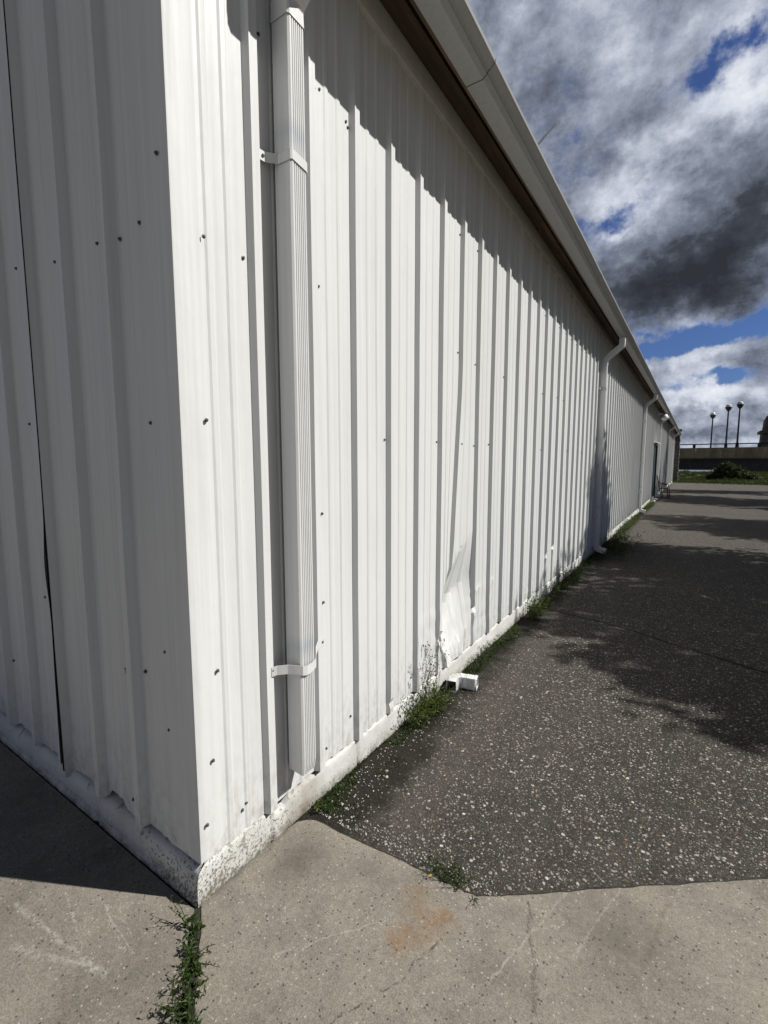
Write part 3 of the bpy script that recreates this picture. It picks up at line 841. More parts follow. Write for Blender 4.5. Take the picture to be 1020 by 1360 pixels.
# ---- door
dr = bmesh.new(); box(dr, -.05, -.015, DOOR[0] + .07, DOOR[1] - .07, .04, DOOR[2] - .06, .004)
door = link('door', dr, M_door, B)
bm = bmesh.new()
box(bm, -.06, .045, DOOR[0] - .02, DOOR[0] + .07, .0, DOOR[2]); box(bm, -.06, .045, DOOR[1] - .07, DOOR[1] + .02, .0, DOOR[2]); box(bm, -.06, .043, DOOR[0] + .07, DOOR[1] - .07, DOOR[2] - .06, DOOR[2])
link('door_frame', bm, M_door, door)
bm = bmesh.new(); box(bm, -.02, .13, DOOR[0] - .08, DOOR[1] + .08, DOOR[2] + .02, DOOR[2] + .055); link('drip_cap', bm, M_white, door)
bm = bmesh.new(); tube(bm, [(-.015, DOOR[0] + .16, 1.02), (.03, DOOR[0] + .16, 1.02), (.03, DOOR[0] + .28, 1.02)], .01); link('handle', bm, M_black, door)
bm = bmesh.new(); box(bm, .008, .16, DOOR[0] - .1, DOOR[1] + .1, .0, .05, .008); link('door_step', bm, M_found, door)

# ---- security light under the eave
bm = bmesh.new(); box(bm, .016, .09, 21.72, 21.90, 3.56, 3.70, .01)
fl = link('security_light', bm, M_white, B)
bm = bmesh.new(); tube(bm, [(.08, 21.81, 3.60), (.20, 21.81, 3.60), (.26, 21.81, 3.55)], .03); link('arm', bm, M_white, fl)
bm = bmesh.new(); lathe(bm, [(.05, .06), (.10, .03), (.14, -.05), (.15, -.10), (.11, -.16), (.04, -.19)], 16, (.27, 21.81, 3.52)); link('lamp_shade', bm, M_white, fl, smooth=40)

# ---- whip antenna on the roof
bm = bmesh.new(); tube(bm, [(.1, 3.0, roofz(.1)), (.1, 3.35, 4.235), (.1, 3.75, 4.585), (.1, 4.125, 4.905)], [.010, .009, .008, .005], 6)
link('antenna', bm, M_dark, B)

# ------------------------------------------------------------------ stone pillar closing the far end
pl = tag(empty('stone_pillar', (-.25, 43.3, 0)), 'dark rusticated stone pillar at the far end of the white warehouse', 'pillar')
bm = bmesh.new()
for i in range(14):
    e = .03 if i % 2 else 0
    box(bm, -.75 - e, .56 + e, .0 - e, .9 + e, .29 * i, .29 * i + .27, .015)
link('shaft', bm, M_stone, pl)
bm = bmesh.new(); box(bm, -.85, .66, -.1, 1.0, 4.06, 4.2, .02); link('cap', bm, M_stone, pl)

# ------------------------------------------------------------------ bridge beyond the lot
YB = 70.0
br = tag(empty('bridge', (0, YB, 0)), 'low concrete road bridge with stained parapet and iron rail crossing beyond the grass', 'bridge')
bm = bmesh.new(); box(bm, -70, 60, 0, 18, 1.95, 2.1); link('deck', bm, M_bridge, br)
bm = bmesh.new()
for i in range(26): box(bm, -68.6 + 5 * i + .006, -63.6 + 5 * i - .006, -.35, -.02, 2.2, 3.34, .006)
box(bm, -70, 60, -.38, -.01, 2.12, 2.2)
link('parapet', bm, M_bridge, br)
bm = bmesh.new(); box(bm, -70, 60, 17.7, 18.0, 2.1, 3.2); p2 = link('parapet', bm, M_bridge, br)
bm = bmesh.new(); box(bm, -70, 60, .25, .9, .62, 1.95); box(bm, -70, 60, .12, 1.02, .60, .82); box(bm, -70, 60, 16, 16.6, .7, 1.95); link('girder', bm, M_girder, br)
bm = bmesh.new(); bar(bm, (-70, -.18, 3.78), (60, -.18, 3.78), .14, .12); link('railing', bm, M_black, br)
for i in range(40):
    x = -66 + 3.2 * i
    if -2 < x < 14 or i % 4 == 0:
        bm = bmesh.new(); box(bm, x - .16, x + .16, -.28, -.08, 3.34, 3.72); link('railing_post', bm, M_black, br)
for x in (-28, 8.4):
    bm = bmesh.new(); box(bm, x - 2.0, x + 2.6, .1, 17, -3, .62, .05); link('pier', bm, M_stone, br)

# lamps: positions along the deck and the far pavement
lp = empty('street_lamp', (0, 0, 0))
bm = bmesh.new(); lathe(bm, [(.26, 0), (.26, .12), (.17, .3), (.15, .7), (.10, .8)], 10); link('base', bm, M_black, lp)
bm = bmesh.new(); lathe(bm, [(.095, .7), (.085, 2.4), (.07, 4.55)], 10); link('pole', bm, M_black, lp, smooth=40)
bm = bmesh.new(); lathe(bm, [(.07, 4.5), (.20, 4.66), (.31, 4.86), (.335, 4.98), (.325, 5.0), (.05, 4.99)], 12); link('collar_reflection', bm, M_black, lp)  # collar enlarged to a black bowl that paints the globe's dark lower reflection
bm = bmesh.new()
lathe(bm, [(.30 * math.cos(R(a)), 5.02 + .32 * math.sin(R(a))) for a in range(-5, 91, 19)], 14); link('globe', bm, M_globe, lp, smooth=60)
def lamp_at(o, x, y, z, s): o.location = (x, y, z); o.scale = (s, s, s)
GL = 'globe lamps on the bridge'
lamp_at(lp, 5.53, 70.3, 3.1, 1.075)
tag(lp, 'tallest looking globe street lamp, the one closest to the stone tower on the bridge', 'street lamp', GL)
l2 = copy_tree(lp); lamp_at(l2, 4.63, 75.0, 3.0, 1.13); l2['label'] = 'middle globe street lamp of the three standing on the bridge'
l3 = copy_tree(lp); lamp_at(l3, 3.26, 86.5, 2.8, 1.17); l3['label'] = 'smallest looking globe street lamp, nearest the white warehouse roofline'

tw = tag(empty('stone_tower', (9.45, YB + 1.2, 2.3)), 'dark tapering stone tower with a moulded ledge rising from the bridge parapet', 'tower')
bm = bmesh.new()
rings = []
for w, z in ((1.75, 0), (1.62, 2.6)):
    rings.append([bm.verts.new((sx * w, sy * w * .8, z)) for sx, sy in ((-1, -1), (1, -1), (1, 1), (-1, 1))])
for k in range(4): bm.faces.new((rings[0][k], rings[0][(k + 1) % 4], rings[1][(k + 1) % 4], rings[1][k]))
link('shaft', bm, M_stone, tw)
bm = bmesh.new(); box(bm, -1.9, 1.9, -1.6, 1.6, 2.6, 2.95, .06); link('ledge', bm, M_stone, tw)
bm = bmesh.new()
rings = []
for w, z in ((1.5, 2.95), (1.42, 4.2), (1.2, 4.75), (.75, 5.0)):
    rings.append([bm.verts.new((sx * w, sy * w * .8, z)) for sx, sy in ((-1, -1), (1, -1), (1, 1), (-1, 1))])
for a, b in zip(rings, rings[1:]):
    for k in range(4): bm.faces.new((a[k], a[(k + 1) % 4], b[(k + 1) % 4], b[k]))
bm.faces.new(rings[-1])
link('cap', bm, M_stone, tw)

# ------------------------------------------------------------------ vegetation
def leaf(bm, p, d, up, L, w, fold=.25):
    d = d.normalized(); s = d.cross(up)
    if s.length < 1e-4: s = Vector((1, 0, 0))
    s.normalize(); u = s.cross(d)
    m = p + d * L * .45; t = p + d * L - u * L * .12
    a = bm.verts.new(p); b = bm.verts.new(m + s * w / 2 + u * w * fold); c = bm.verts.new(t); e = bm.verts.new(m - s * w / 2 + u * w * fold)
    bm.faces.new((a, b, c)); bm.faces.new((a, c, e))

def rdir(rng): 
    while True:
        v = Vector((rng.uniform(-1, 1), rng.uniform(-1, 1), rng.uniform(-1, 1)))
        if .05 < v.length < 1: return v.normalized()

def weed(label, stems, seed, hgt, leafL, leafW, mat=M_weed, cat='weed', per=9, lean=.5, name='weed', group='weeds along the wall and slab joints', flower=None, seedhead=False, bias=Vector((0, 0, 0)), stemmat=None, stemr=.0012):
    rng = random.Random(seed)
    c = Vector((sum(s[0] for s in stems) / len(stems), sum(s[1] for s in stems) / len(stems), 0))
    root = tag(empty(name, c), label, cat, group)
    sb = bmesh.new(); lb = bmesh.new(); fb = bmesh.new()
    for si, s in enumerate(stems):
        if si and len(stems) <= 5:
            link('stem', sb, stemmat or mat, root); sb = bmesh.new()
        p = Vector((s[0], s[1], 0.0)) - c
        hh = hgt * (s[2] if len(s) > 2 else 1) * rng.uniform(.7, 1.15)
        d = (Vector((rng.uniform(-1, 1), rng.uniform(-1, 1), 0)) * lean + bias + Vector((0, 0, 1))).normalized()
        pts = [p]; n = 6
        for i in range(n):
            d = (d + rdir(rng) * .22 + Vector((0, 0, -.06 * lean))).normalized()
            pts.append(pts[-1] + d * hh / n)
            if pts[-1].z < .008: pts[-1].z = .008
        tube(sb, pts, [stemr * 1.3 * (1 - .1 * i) for i in range(n + 1)], 4, False)
        for j in range(per):
            t = rng.uniform(.08, 1.0) * n; i = min(n - 1, int(t)); q = pts[i].lerp(pts[i + 1], t - i)
            ax = (pts[i + 1] - pts[i]).normalized()
            ld = (ax * rng.uniform(.1, .8) + rdir(rng)).normalized()
            if ld.z < -.3: ld.z *= -.5
            sc = rng.uniform(.55, 1.15) * (1.15 - .5 * t / n)
            leaf(lb, q, ld, Vector((0, 0, 1)) + rdir(rng) * .4, leafL * sc, leafW * sc)
        if seedhead:
            for j in range(5):
                q = pts[-1] + rdir(rng) * .02 + Vector((0, 0, .01)); tube(sb, [pts[-2], q], .0006, 3, False)
                bmesh.ops.create_icosphere(lb, subdivisions=1, radius=.0045, matrix=Matrix.Translation(q))
    link('stem', sb, stemmat or mat, root); link('foliage', lb, mat, root)
    if flower:
        for f in flower:
            q = Vector(f) - c
            for a in range(7):
                dv = Vector((math.cos(a * .9), math.sin(a * .9), .35)); leaf(fb, q, dv, Vector((0, 0, 1)), .008, .0045)
            bmesh.ops.create_icosphere(fb, subdivisions=1, radius=.0022, matrix=Matrix.Translation(q + Vector((0, 0, .002))))
        link('flower', fb, M_petal, root)
    else: fb.free()
    return root
rng = random.Random(2)
G = 'weeds along the wall and slab joints'
# weeds in the joint running from the corner toward the viewer
st = [(.022 + t * .40 + rng.gauss(0, .014), -.022 - t * .33 + rng.gauss(0, .012), .35 + .95 * t) for t in [rng.random() ** .75 for _ in range(88)]]
weed('dark green weeds filling the joint between the two concrete slabs at the wall corner', st, 5, .085, .024, .0085, M_weed, per=9, lean=.75, stemr=.0009)
weed('sparse sprig with pointed leaves sprawling left from the slab joint weeds', [(.065, -.065), (.075, -.07), (.06, -.055)], 6, .13, .026, .009, M_weed, per=9, lean=.1, bias=Vector((-.95, -.35, -.2)))
weed('leafy sprig sprawling right across the concrete from the slab joint', [(.15, -.12), (.16, -.13), (.17, -.135), (.14, -.115)], 7, .12, .022, .008, M_weed, per=10, lean=.1, bias=Vector((1.15, .45, -.15)))
# flowering clump at the bend of the slab edge
st = [(.70 + rng.uniform(-.07, .09), .615 + rng.uniform(-.02, .05), rng.uniform(.5, 1.2)) for _ in range(34)]
weed('low dark weed with a yellow flower growing at the bend of the slab edge', st, 8, .085, .020, .005, M_weed, per=9, lean=.9, flower=[(.662, .574, .022)], stemr=.0008)
weed('tiny two-stalked sprig lying over the slab edge right of the yellow flower', [(.83, .595), (.835, .60)], 9, .06, .018, .005, M_weed, per=7, lean=.3, bias=Vector((.4, -.8, -.4)))
# wall foot
weed('small leafy seedling where the slab tip meets the wall base', [(.06 + rng.uniform(-.02, .02), .60 + rng.uniform(-.02, .03)) for _ in range(7)], 10, .05, .02, .009, M_weed2, per=6)
weed('tall seed-headed weed beside the fallen white elbow', [(.02 + rng.uniform(0, .05), 1.62 + rng.uniform(-.05, .17), rng.uniform(.6, 1.2)) for _ in range(15)], 12, .46, .024, .008, M_weed, per=12, lean=.28, seedhead=True, stemmat=M_dry)
weed('bushy bright green weed at the foot of the tall seed-headed stalks', [(.05 + rng.uniform(-.03, .09), 1.66 + rng.uniform(-.22, .17)) for _ in range(85)], 13, .19, .036, .012, M_weed2, per=8, lean=.7)
weed('short weed clump between the fallen elbow and the concrete base', [(.03 + rng.uniform(0, .06), 2.02 + rng.uniform(-.1, .2)) for _ in range(16)], 14, .05, .024, .009, M_weed, per=7, lean=.8)
weed('low leafy weeds below the crumpled wall sheet', [(.04 + rng.uniform(0, .07), 2.6 + rng.uniform(-.25, .3)) for _ in range(70)], 15, .10, .026, .010, M_weed, per=7, lean=.8)
weed('spreading broad-leaved weed just past the crumpled sheet', [(.05 + rng.uniform(0, .10), 3.15 + rng.uniform(-.2, .2)) for _ in range(34)], 16, .11, .034, .014, M_weed, per=7, lean=.8)
weed('upright bright green weed by the two kinked ribs', [(.05 + rng.uniform(0, .12), 4.05 + rng.uniform(-.25, .25), rng.uniform(.6, 1.2)) for _ in range(44)], 17, .26, .045, .017, M_weed2, per=9, lean=.5)
weed('thin straggly weed on the pavement crack beside the wall', [(.42 + rng.uniform(-.04, .05), 4.2 + rng.uniform(-.08, .1)) for _ in range(11)], 18, .26, .03, .006, M_weed, per=9, lean=.35, stemmat=M_dry)
weed('shaded weed patch ahead of the second downspout', [(.05 + rng.uniform(0, .14), 5.6 + rng.uniform(-.7, .7), rng.uniform(.5, 1.1)) for _ in range(60)], 19, .20, .05, .018, M_weed, per=7, lean=.6)
weed('tall dry stalked weed at the wall between kinked ribs and second downspout', [(.03 + rng.uniform(0, .05), 5.0 + rng.uniform(-.4, .4), rng.uniform(.6, 1.1)) for _ in range(10)], 20, .42, .03, .010, M_weed, per=9, lean=.25, seedhead=True, stemmat=M_dry)
weed('wide weed mound spilling onto the asphalt past the second downspout', [(.10 + abs(rng.gauss(0, .22)), 9.1 + rng.uniform(-.9, 1.1), rng.uniform(.5, 1.2)) for _ in range(110)], 21, .26, .06, .018, M_weed2, per=8, lean=.6)
weed('dark weed clump on the shaded asphalt edge by the second downspout', [(.30 + rng.uniform(-.12, .22), 8.0 + rng.uniform(-.5, .5), rng.uniform(.5, 1.1)) for _ in range(50)], 22, .22, .05, .016, M_weed, per=8, lean=.6)
weed('green weed strip leading up to the third downspout', [(.07 + rng.uniform(-.03, .16), 12.3 + rng.uniform(-1.4, 1.8), rng.uniform(.4, 1.1)) for _ in range(90)], 23, .24, .07, .022, M_weed2, per=7, lean=.6)
weed('green weed strip between the third downspout and the door', [(.08 + rng.uniform(-.03, .14), 18.2 + rng.uniform(-1.8, 1.8), rng.uniform(.4, 1.1)) for _ in range(80)], 24, .24, .08, .026, M_weed2, per=7, lean=.6)

# mossy ground cover along the wall foot
lb = bmesh.new(); rng = random.Random(31)
for i in range(9500):
    y = .62 + 5.6 * rng.random() ** 1.2; x = .012 + abs(rng.gauss(0, .07))
    if nz(x * 14, y * 3.2, 2.2) < -.10 + x * 1.0: continue
    p = Vector((x, y, .002)); d = (rdir(rng) * .9 + Vector((0, 0, .8))).normalized()
    leaf(lb, p, d, rdir(rng), rng.uniform(.010, .026), rng.uniform(.003, .008))
for i in range(2600):
    y = 6 + 14 * rng.random(); x = .012 + abs(rng.gauss(0, .09))
    if nz(x * 6, y * 1.1, 5.2) < 0: continue
    leaf(lb, Vector((x, y, .002)), (rdir(rng) * .8 + Vector((0, 0, 1))).normalized(), rdir(rng), rng.uniform(.03, .09), .012)
tag(link('moss_and_grass', lb, M_weed), 'mossy low ground cover in the dirt strip along the wall foot', 'ground cover', kind='stuff')

# loose gravel
gb = bmesh.new(); rng = random.Random(41)
def pebble(x, y, r, z=0.0):
    m = Matrix.Translation((x, y, z + r * .35)) @ Matrix.Rotation(rng.uniform(0, 6), 4, 'Z') @ Matrix.Diagonal((1, rng.uniform(.6, .9), rng.uniform(.45, .7), 1))
    ret = bmesh.ops.create_icosphere(gb, subdivisions=1, radius=r, matrix=m)
    for v in ret['verts']: v.co += rdir(rng) * r * .14
for i in range(420):
    y = .60 + 1.5 * rng.random() ** 1.6; x = .03 + abs(rng.gauss(0, .13))
    pebble(x, y, rng.uniform(.002, .0055) * (1.3 if rng.random() < .1 else 1))
for i in range(240):
    t = rng.random(); pebble(.2 + t * .7 + rng.gauss(0, .03), .60 + .03 * t + abs(rng.gauss(0, .05)), rng.uniform(.002, .005))
for i in range(500):
    pebble(rng.uniform(.25, 2.2), .75 + 2.2 * rng.random(), rng.uniform(.0018, .0042), -.001)
for x, y, r in ((.165, 1.02, .011), (.19, .98, .010), (.12, .70, .009), (.205, .66, .008), (.10, .66, .007), (.15, .69, .010)): pebble(x, y, r)
link_g = link('loose_gravel', gb, M_rock, smooth=60); tag(link_g, 'scattered pale gravel between slab tip and wall foot', 'gravel', kind='stuff')

# verge grass
lb = bmesh.new(); rng = random.Random(51)
def gz(y): 
    rows = [(43.4, -.008), (44.2, .02), (50, .22), (60, .42), (70, .36)]
    for a, b in zip(rows, rows[1:]):
        if a[0] <= y <= b[0]: return a[1] + (b[1] - a[1]) * (y - a[0]) / (b[0] - a[0])
    return 0
for i in range(24000):
    y = 43.5 + 22 * rng.random() ** 1.3; x = rng.uniform(-6, 16) if i % 3 else rng.uniform(0, 8)
    if x > 3 and y < 43.6: y += .5
    k = .45 + 1.3 * max(0, nz(x * .9, y * .6, 3.0)); 
    if nz(x * 1.4, y * .8, 9.0) < -.25: continue
    leaf(lb, Vector((x, y, gz(y))), (rdir(rng) * .55 + Vector((0, 0, 1))).normalized(), rdir(rng), rng.uniform(.14, .36) * k, .045)
for i in range(2500):
    x = rng.uniform(0, 14); y = 41.0 - .28 * max(0, x - 1) * (1 if x < 5 else .8) + rng.uniform(.2, 2.6); 
    if y < 39.4 or y > 43.5: continue
    leaf(lb, Vector((x, max(y, 40.2), 0)), (rdir(rng) * .6 + Vector((0, 0, 1))).normalized(), rdir(rng), rng.uniform(.12, .3), .04)
tag(link('verge_grass', lb, M_grass), 'sunlit rough grass on the bank below the bridge', 'grass', kind='stuff')

def crown_mesh(lobes, n, size, seed, origin):
    rng = random.Random(seed); lb = bmesh.new()
    vol = [l[3] ** 1.75 for l in lobes]; tot = sum(vol)
    for (x, y, z, r), v in zip(lobes, vol):
        cnt = int(n * v / tot)
        ncl = max(6, int(cnt / 16))
        for c in range(ncl):
            d = rdir(rng); rad = r * (.35 + .68 * rng.random() ** .55)
            q = Vector((x, y, z)) + Vector((d.x, d.y, d.z * .8)) * rad - origin
            cs = rng.uniform(.14, .34) * min(1.0, r / 1.4 + .25)
            for j in range(16):
                p = q + rdir(rng) * cs * rng.random() ** .4
                leaf(lb, p, (rdir(rng) + Vector((0, 0, -.35))).normalized(), rdir(rng), size * rng.uniform(.7, 1.25), size * rng.uniform(.45, .7))
    return lb
def limbs(lobes, base, origin, r0, fork):
    tb = bmesh.new()
    b = Vector(base) - origin
    f = b + Vector((0, 0, fork)); 
    tube(tb, [b - Vector((0, 0, .1)), b + Vector((.02, 0, fork * .3)), b + Vector((-.03, .04, fork * .7)), f], [r0 * 1.35, r0, r0 * .88, r0 * .78], 10)
    rng = random.Random(int(base[1] * 10))
    for (x, y, z, r) in lobes:
        t = Vector((x, y, z)) - origin
        mid = f.lerp(t, .5) + Vector((rng.uniform(-.2, .2), rng.uniform(-.2, .2), .25))
        tube(tb, [f - Vector((0, 0, .15)), mid, t], [r0 * .55, r0 * .34, r0 * .12], 7)
        for j in range(5):
            e = t + rdir(rng) * r * .75; s = mid.lerp(t, rng.uniform(.3, 1))
            tube(tb, [s, s.lerp(e, .5) + rdir(rng) * .08, e], [r0 * .16, r0 * .1, r0 * .04], 5, False)
    return tb
def from_shadow(sx, sy, r, Z): return (sx + SUN.x / SUN.z * Z, sy + SUN.y / SUN.z * Z, Z, r)
def tree(label, base, lobes, n, size, seed, r0=.16, fork=2.2):
    o = Vector((base[0], base[1], 0))
    root = tag(empty('tree', o), label, 'tree', 'trees along the right side of the lot')
    link('trunk', limbs(lobes, (base[0], base[1], 0), o, r0, fork), M_bark, root, smooth=60)
    link('crown', crown_mesh(lobes, n, size, seed, o), M_tree, root)
    return root
FS = from_shadow
tree('broad leafy tree nearest the viewer on the right of the lot', (9.0, 8.4), [FS(4.3, 5.3, 3.0, 5.4), FS(2.2, 4.7, 1.7, 5.9), FS(2.8, 7.4, 2.1, 5.0), FS(.95, 8.3, 1.55, 5.5), FS(.2, 8.4, 1.2, 5.9), FS(-.7, 7.8, .95, 6.3), FS(-1.0, 7.5, .6, 6.5), FS(-.2, 8.7, .9, 6.0), FS(.95, 4.3, .95, 5.9), FS(1.9, 3.2, .8, 5.6), FS(1.6, 6.3, 1.6, 6.2), FS(5.5, 8.2, 2.3, 6.0)], 31000, .18, 61)
tree('second leafy tree along the right of the lot, level with the third downspout', (9.8, 16.6), [FS(4.6, 13.8, 2.6, 6.0), FS(2.7, 13.7, 1.9, 6.2), FS(1.2, 14.9, 1.0, 6.4), FS(5.6, 15.0, 2.3, 7.0)], 16000, .18, 62)
tree('third leafy tree along the right of the lot, level with the door', (10.2, 25.2), [FS(4.6, 22.4, 2.9, 6.5), FS(2.2, 22.9, 2.2, 6.5), FS(.6, 24.6, 1.7, 6.4), FS(5.2, 20.2, 1.5, 6.0)], 17000, .2, 63)
tree('farthest leafy tree by the lot, whose twig tip shows at the right edge', (9.4, 33.4), [FS(4.3, 29.9, 1.9, 6.5), FS(2.6, 30.2, 1.6, 6.8), (8.6, 33.5, 9.0, 2.0), (6.0, 33.3, 8.9, .65), (5.05, 33.2, 8.75, .28)], 9000, .19, 64)

# shrub on the verge
sh = tag(empty('shrub', (3.75, 47.5, gz(47.5))), 'dark rounded shrub on the grass bank in front of the bridge', 'shrub')
lob = [(3.1, 47.5, .6, .6), (3.9, 47.6, .8, .8), (4.7, 47.5, .5, .6), (3.6, 47.3, 1.35, .40), (4.15, 47.3, 1.1, .4), (5.4, 47.6, .35, .45), (2.6, 47.5, .4, .4), (3.35, 47.4, 1.05, .35)]
o = Vector((3.75, 47.5, gz(47.5)))
link('stem', limbs(lob, (3.75, 47.5, gz(47.5)), o, .04, .25), M_bark, sh); link('foliage', crown_mesh(lob, 3600, .17, 71, o), M_shrub, sh)

# ------------------------------------------------------------------ fallen downspout elbow
el = empty('fallen_elbow', (.135, 2.085, 0), R(14))
tag(el, 'white corrugated downspout elbow lying loose in the weeds at the wall foot', 'pipe elbow')
bm = bmesh.new()
sec = ds_section(.080, .066, 4)
pth = [(-.078, -.085), (-.078, -.050)] + [(-.008 + .07 * math.cos(R(a)), -.040 + .07 * math.sin(R(a))) for a in range(172, 84, -11)] + [(.012, .029), (.020, .0285), (.028, .028), (.036, .0275), (.044, .027), (.052, .0265), (.060, .026), (.068, .0255), (.090, .025)]
sc_ = [1.05, 1.0] + [1.0 if i % 2 else 1.10 for i in range(8)] + [1.0, 1.07, 1.0, 1.07, 1.0, 1.07, 1.0, 1.07, 1.07]
sweep(bm, sec, pth, 0.0, sc_)
for v in bm.verts:
    x, y, z = v.co; v.co = Vector((x, z, .044 - y + .10 * (z + .085) * .35))
bmesh.ops.recalc_face_normals(bm, faces=bm.faces)
mo = link('pipe', bm, M_pipe, el, smooth=25)
md = mo.modifiers.new('s', 'SOLIDIFY'); md.thickness = .002

# ------------------------------------------------------------------ chair by the door
ch = tag(empty('chair', (.40, 23.6, 0), R(-6)), 'old dark-framed chair with brown padded back standing against the wall past the door', 'chair')
bm = bmesh.new(); box(bm, -.22, .10, -.23, .23, .42, .47, .015); link('seat', bm, M_pad, ch)
bm = bmesh.new()
vs = box(bm, -.02, .02, -.21, .21, 0, .46, .012)
bmesh.ops.transform(bm, matrix=Matrix.Translation((-.235, 0, .52)) @ Matrix.Rotation(R(-13), 4, 'Y'), verts=bm.verts); link('backrest', bm, M_pad, ch)
for sy in (-1, 1):
    bm = bmesh.new(); tube(bm, [(.12, sy * .24, 0), (.09, sy * .24, .42), (.05, sy * .24, .60), (-.22, sy * .24, .66)], .02); link('front_leg', bm, M_black, ch)
    bm = bmesh.new(); tube(bm, [(-.16, sy * .235, 0), (-.22, sy * .235, .45), (-.35, sy * .225, 1.02)], .018); link('rear_leg', bm, M_black, ch)
bm = bmesh.new(); tube(bm, [(-.35, -.225, 1.02), (-.36, -.1, 1.05), (-.36, .1, 1.05), (-.35, .225, 1.02)], .018); link('top_rail', bm, M_black, ch)
bm = bmesh.new(); tube(bm, [(.11, -.24, .16), (.11, .24, .16)], .01); tube(bm, [(-.18, -.235, .16), (-.18, .235, .16)], .01); link('stretcher', bm, M_black, ch)

# ------------------------------------------------------------------ world
wd = bpy.data.worlds.new('World'); scene.world = wd; wd.use_nodes = True
nt = NT(wd.node_tree)
bg = nt.n['Background']
SKYS = 0.10
sky = nt.node('ShaderNodeTexSky', sky_type='NISHITA'); sky.sun_disc = False
sky.sun_elevation = math.asin(SUN.z); sky.sun_rotation = math.atan2(SUN.x, SUN.y)
sky.air_density = 1.0; sky.dust_density = 0.6; sky.ozone_density = 2.0
D = nt.node('ShaderNodeTexCoord').outputs['Generated']
D = nt.vmath('NORMALIZE', D)
dx, dy, dz = nt.sep(D)
zz = nt.math('MAXIMUM', dz, 0.0)
den = nt.math('ADD', zz, 0.16)
Pc = nt.comb(nt.math('DIVIDE', dx, den), nt.math('DIVIDE', dy, den), 0.0)
az = nt.math('MULTIPLY', nt.math('ARCTAN2', dx, dy), 57.2958)
elv = nt.math('MULTIPLY', nt.math('ARCSINE', dz), 57.2958)
wn = nt.node('ShaderNodeTexNoise'); nt.put(wn.inputs['Vector'], D); wn.inputs['Scale'].default_value = 9; wn.inputs['Detail'].default_value = 5; wn.inputs['Roughness'].default_value = .62
wr, wg, wb = nt.sep(wn.outputs['Color'])
azw = nt.math('ADD', az, nt.math('MULTIPLY', nt.math('SUBTRACT', wr, .5), 9.0))
elw = nt.math('ADD', elv, nt.math('MULTIPLY', nt.math('SUBTRACT', wg, .5), 7.0))
def blob(a, e, sa, se, rot=0.0):
    """soft elliptical region of the sky around azimuth a, elevation e (degrees)"""
    u = nt.math('SUBTRACT', azw, a); v = nt.math('SUBTRACT', elw, e)
    c, s = math.cos(R(rot)), math.sin(R(rot))
    p = nt.math('ADD', nt.math('MULTIPLY', u, c / sa), nt.math('MULTIPLY', v, s / sa))
    q = nt.math('ADD', nt.math('MULTIPLY', u, -s / se), nt.math('MULTIPLY', v, c / se))
    d2 = nt.math('ADD', nt.math('MULTIPLY', p, p), nt.math('MULTIPLY', q, q))
    return nt.math('POWER', 2.71828, nt.math('MULTIPLY', d2, -1.0))
n_big = nt.noise(Pc, 1.3, 8, 0.62, 0.1)
n_det = nt.noise(nt.vmath('ADD', nt.vmath('MULTIPLY', D, (1, 1, 1.35)), (5.2, 1.3, 0)), 8.5, 9, 0.66, 0.0)
n_low = nt.noise(nt.vmath('MULTIPLY', D, (22, 22, 36)), 1.0, 8, 0.66, 0.0)
cov = nt.math('ADD', nt.math('MULTIPLY', nt.math('SUBTRACT', n_big, .5), 1.6), .42)
cov = nt.math('ADD', cov, nt.math('MULTIPLY', nt.math('SUBTRACT', n_det, .5), .9))
upper = nt.mapr(elv, 13, 20, 0, .35); cov = nt.math('ADD', cov, upper)
for a, e, sa, se, rot, k in ((-.4, 32.6, 2.7, 1.7, 25, -.88), (2.2, 34.9, 2.0, 1.2, 30, -.6), (-8.3, 24.0, 3.6, 1.8, 10, -.85), (-7, 26.0, 2.0, .8, 20, -.4), (2.2, 12.3, 6.0, 1.15, 9, -1.15), (-5.5, 11.5, 3.0, .9, 0, -.8), (3.0, 7.9, 3.2, .75, 10, -1.0),
                             (-1.4, 19.0, 9, 5.0, 22, .9), (.8, 9.8, 5, 1.5, 10, .8), (-1, 4.2, 12, 2.6, 0, .75), (-3, 28, 8, 1.6, 15, .5), (5.5, 8.8, 1.5, 1.6, 0, .7)):
    cov = nt.math('ADD', cov, nt.math('MULTIPLY', blob(a, e, sa, se, rot), k))
cov = nt.math('ADD', cov, nt.math('MULTIPLY', nt.math('SUBTRACT', nt.noise(D, 26, 8, 0.7), .5), 1.5))
mask = nt.mapr(cov, .0, .78, 0, 1, True)
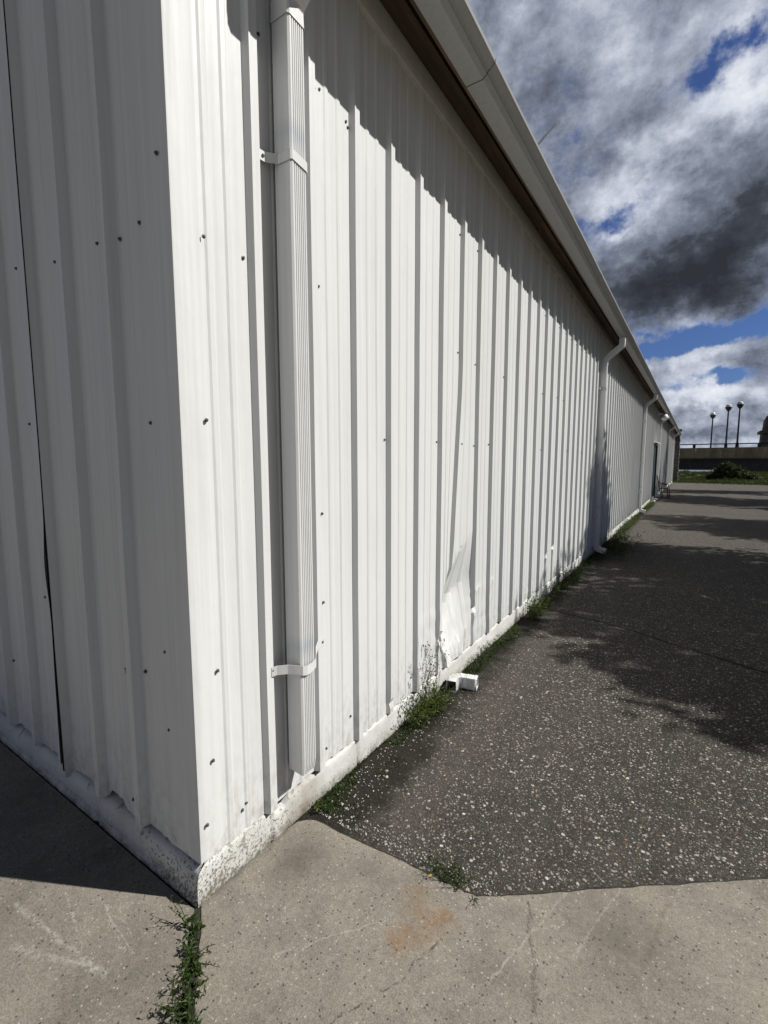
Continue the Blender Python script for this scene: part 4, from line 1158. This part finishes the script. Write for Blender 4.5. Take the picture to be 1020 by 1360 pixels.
# cloud brightness (thin bright edges, thick dark bellies)
brt = nt.math('ADD', .50, nt.math('MULTIPLY', nt.math('SUBTRACT', n_det, .5), 1.25))
brt = nt.math('ADD', brt, nt.math('MULTIPLY', nt.math('SUBTRACT', nt.noise(nt.vmath('ADD', D, (1.2, 7.3, 0)), 5.0, 6, .58), .5), .7))
for a, e, sa, se, rot, k in ((-.5, 18.3, 9.0, 4.0, 14, -.50), (3.8, 22.8, 4.2, 2.6, 20, -.17), (-8, 17.0, 3.5, 2.6, 0, -.12), (-3, 28.4, 8.5, 1.6, 17, .34), (-8.5, 22.2, 1.6, .6, 10, .3), (3, 30.2, 2.6, 1.4, 20, .24), (-.5, 36, 5, 1.8, 15, .14), (-17, 35, 7, 4, 0, -.08), (-9.5, 31, 5, 3, 0, -.07),
                             (0, 13.2, 6, .6, 6, .16), (1, 10.4, 4.5, .8, 10, .22), (-1, 6.0, 6, .8, 0, .32), (0, 3.6, 9, .7, 0, -.1), (0, 1.4, 30, .9, 0, .3), (5.4, 8.4, 1.5, 1.7, 0, -.22)):
    brt = nt.math('ADD', brt, nt.math('MULTIPLY', blob(a, e, sa, se, rot), k))
lowm = nt.mapr(elv, 8, 5, 0, 1)
brt = nt.math('ADD', brt, nt.math('MULTIPLY', lowm, nt.math('MULTIPLY', nt.math('SUBTRACT', n_low, .5), .75)))
edge_b = nt.math('MULTIPLY', nt.math('SUBTRACT', 1.0, nt.mapr(cov, .35, 1.0, 0, 1)), .12)
brt = nt.math('ADD', brt, edge_b)
brt = nt.mapr(brt, 0.0, 1.0, 0.0, 1.0)
ramp = nt.node('ShaderNodeValToRGB'); nt.put(ramp.inputs[0], brt)
cr = ramp.color_ramp
cr.elements[0].position = 0.0; cr.elements[0].color = (.030, .034, .043, 1)
cr.elements[1].position = 1.0; cr.elements[1].color = (.86, .88, .93, 1)
for pz, cc in ((.18, (.054, .062, .080)), (.4, (.165, .19, .25)), (.62, (.37, .41, .50)), (.8, (.63, .67, .76))):
    e_ = cr.elements.new(pz); e_.color = (*cc, 1)
gap = nt.math('ADD', nt.mapr(nt.vmath('DOT_PRODUCT', D, (-.22, .90, .37)), .74, .91, .05, 1.0, True), nt.math('MULTIPLY', nt.math('MAXIMUM', nt.math('MULTIPLY', dy, -1.0), 0.0), .50))   # made-up cloud dimming outside the view to deepen shade, milder behind the camera
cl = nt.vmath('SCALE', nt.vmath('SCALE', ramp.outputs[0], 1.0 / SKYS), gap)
skyc = nt.mix(1.0, sky.outputs[0], (0.30, 0.40, 0.66), 'MULTIPLY')
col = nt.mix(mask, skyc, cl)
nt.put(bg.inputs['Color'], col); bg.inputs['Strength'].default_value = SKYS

# ------------------------------------------------------------------ sun, camera, render
sd = bpy.data.lights.new('sun', 'SUN'); sd.energy = 4.9; sd.angle = R(.53); sd.color = (1.0, .975, .935)
so = bpy.data.objects.new('sun', sd); COL.objects.link(so)
so.rotation_euler = SUN.to_track_quat('Z', 'Y').to_euler(); so.location = (20, 10, 30)

cd = bpy.data.cameras.new('camera'); co = bpy.data.objects.new('camera', cd); COL.objects.link(co)
r = Vector((0.83339971, 0.55266998, -0.00090704)); u = Vector((-0.05817856, 0.0893623, 0.99429856)); f = Vector((-0.54960002, 0.82859536, -0.10662806))
mw = Matrix(((r.x, u.x, -f.x, 1.43034548), (r.y, u.y, -f.y, -0.91211834), (r.z, u.z, -f.z, 1.63), (0, 0, 0, 1)))
co.matrix_world = mw
cd.sensor_fit = 'VERTICAL'; cd.sensor_height = 36.0; cd.sensor_width = 27.0; cd.lens = 619.827 / 1360 * 36
cd.clip_start = .02; cd.clip_end = 6000
scene.camera = co
scene.cycles.diffuse_bounces = 1
scene.view_settings.view_transform = 'Standard'; scene.view_settings.look = 'None'
scene.view_settings.exposure = 0.0; scene.view_settings.gamma = 1.0
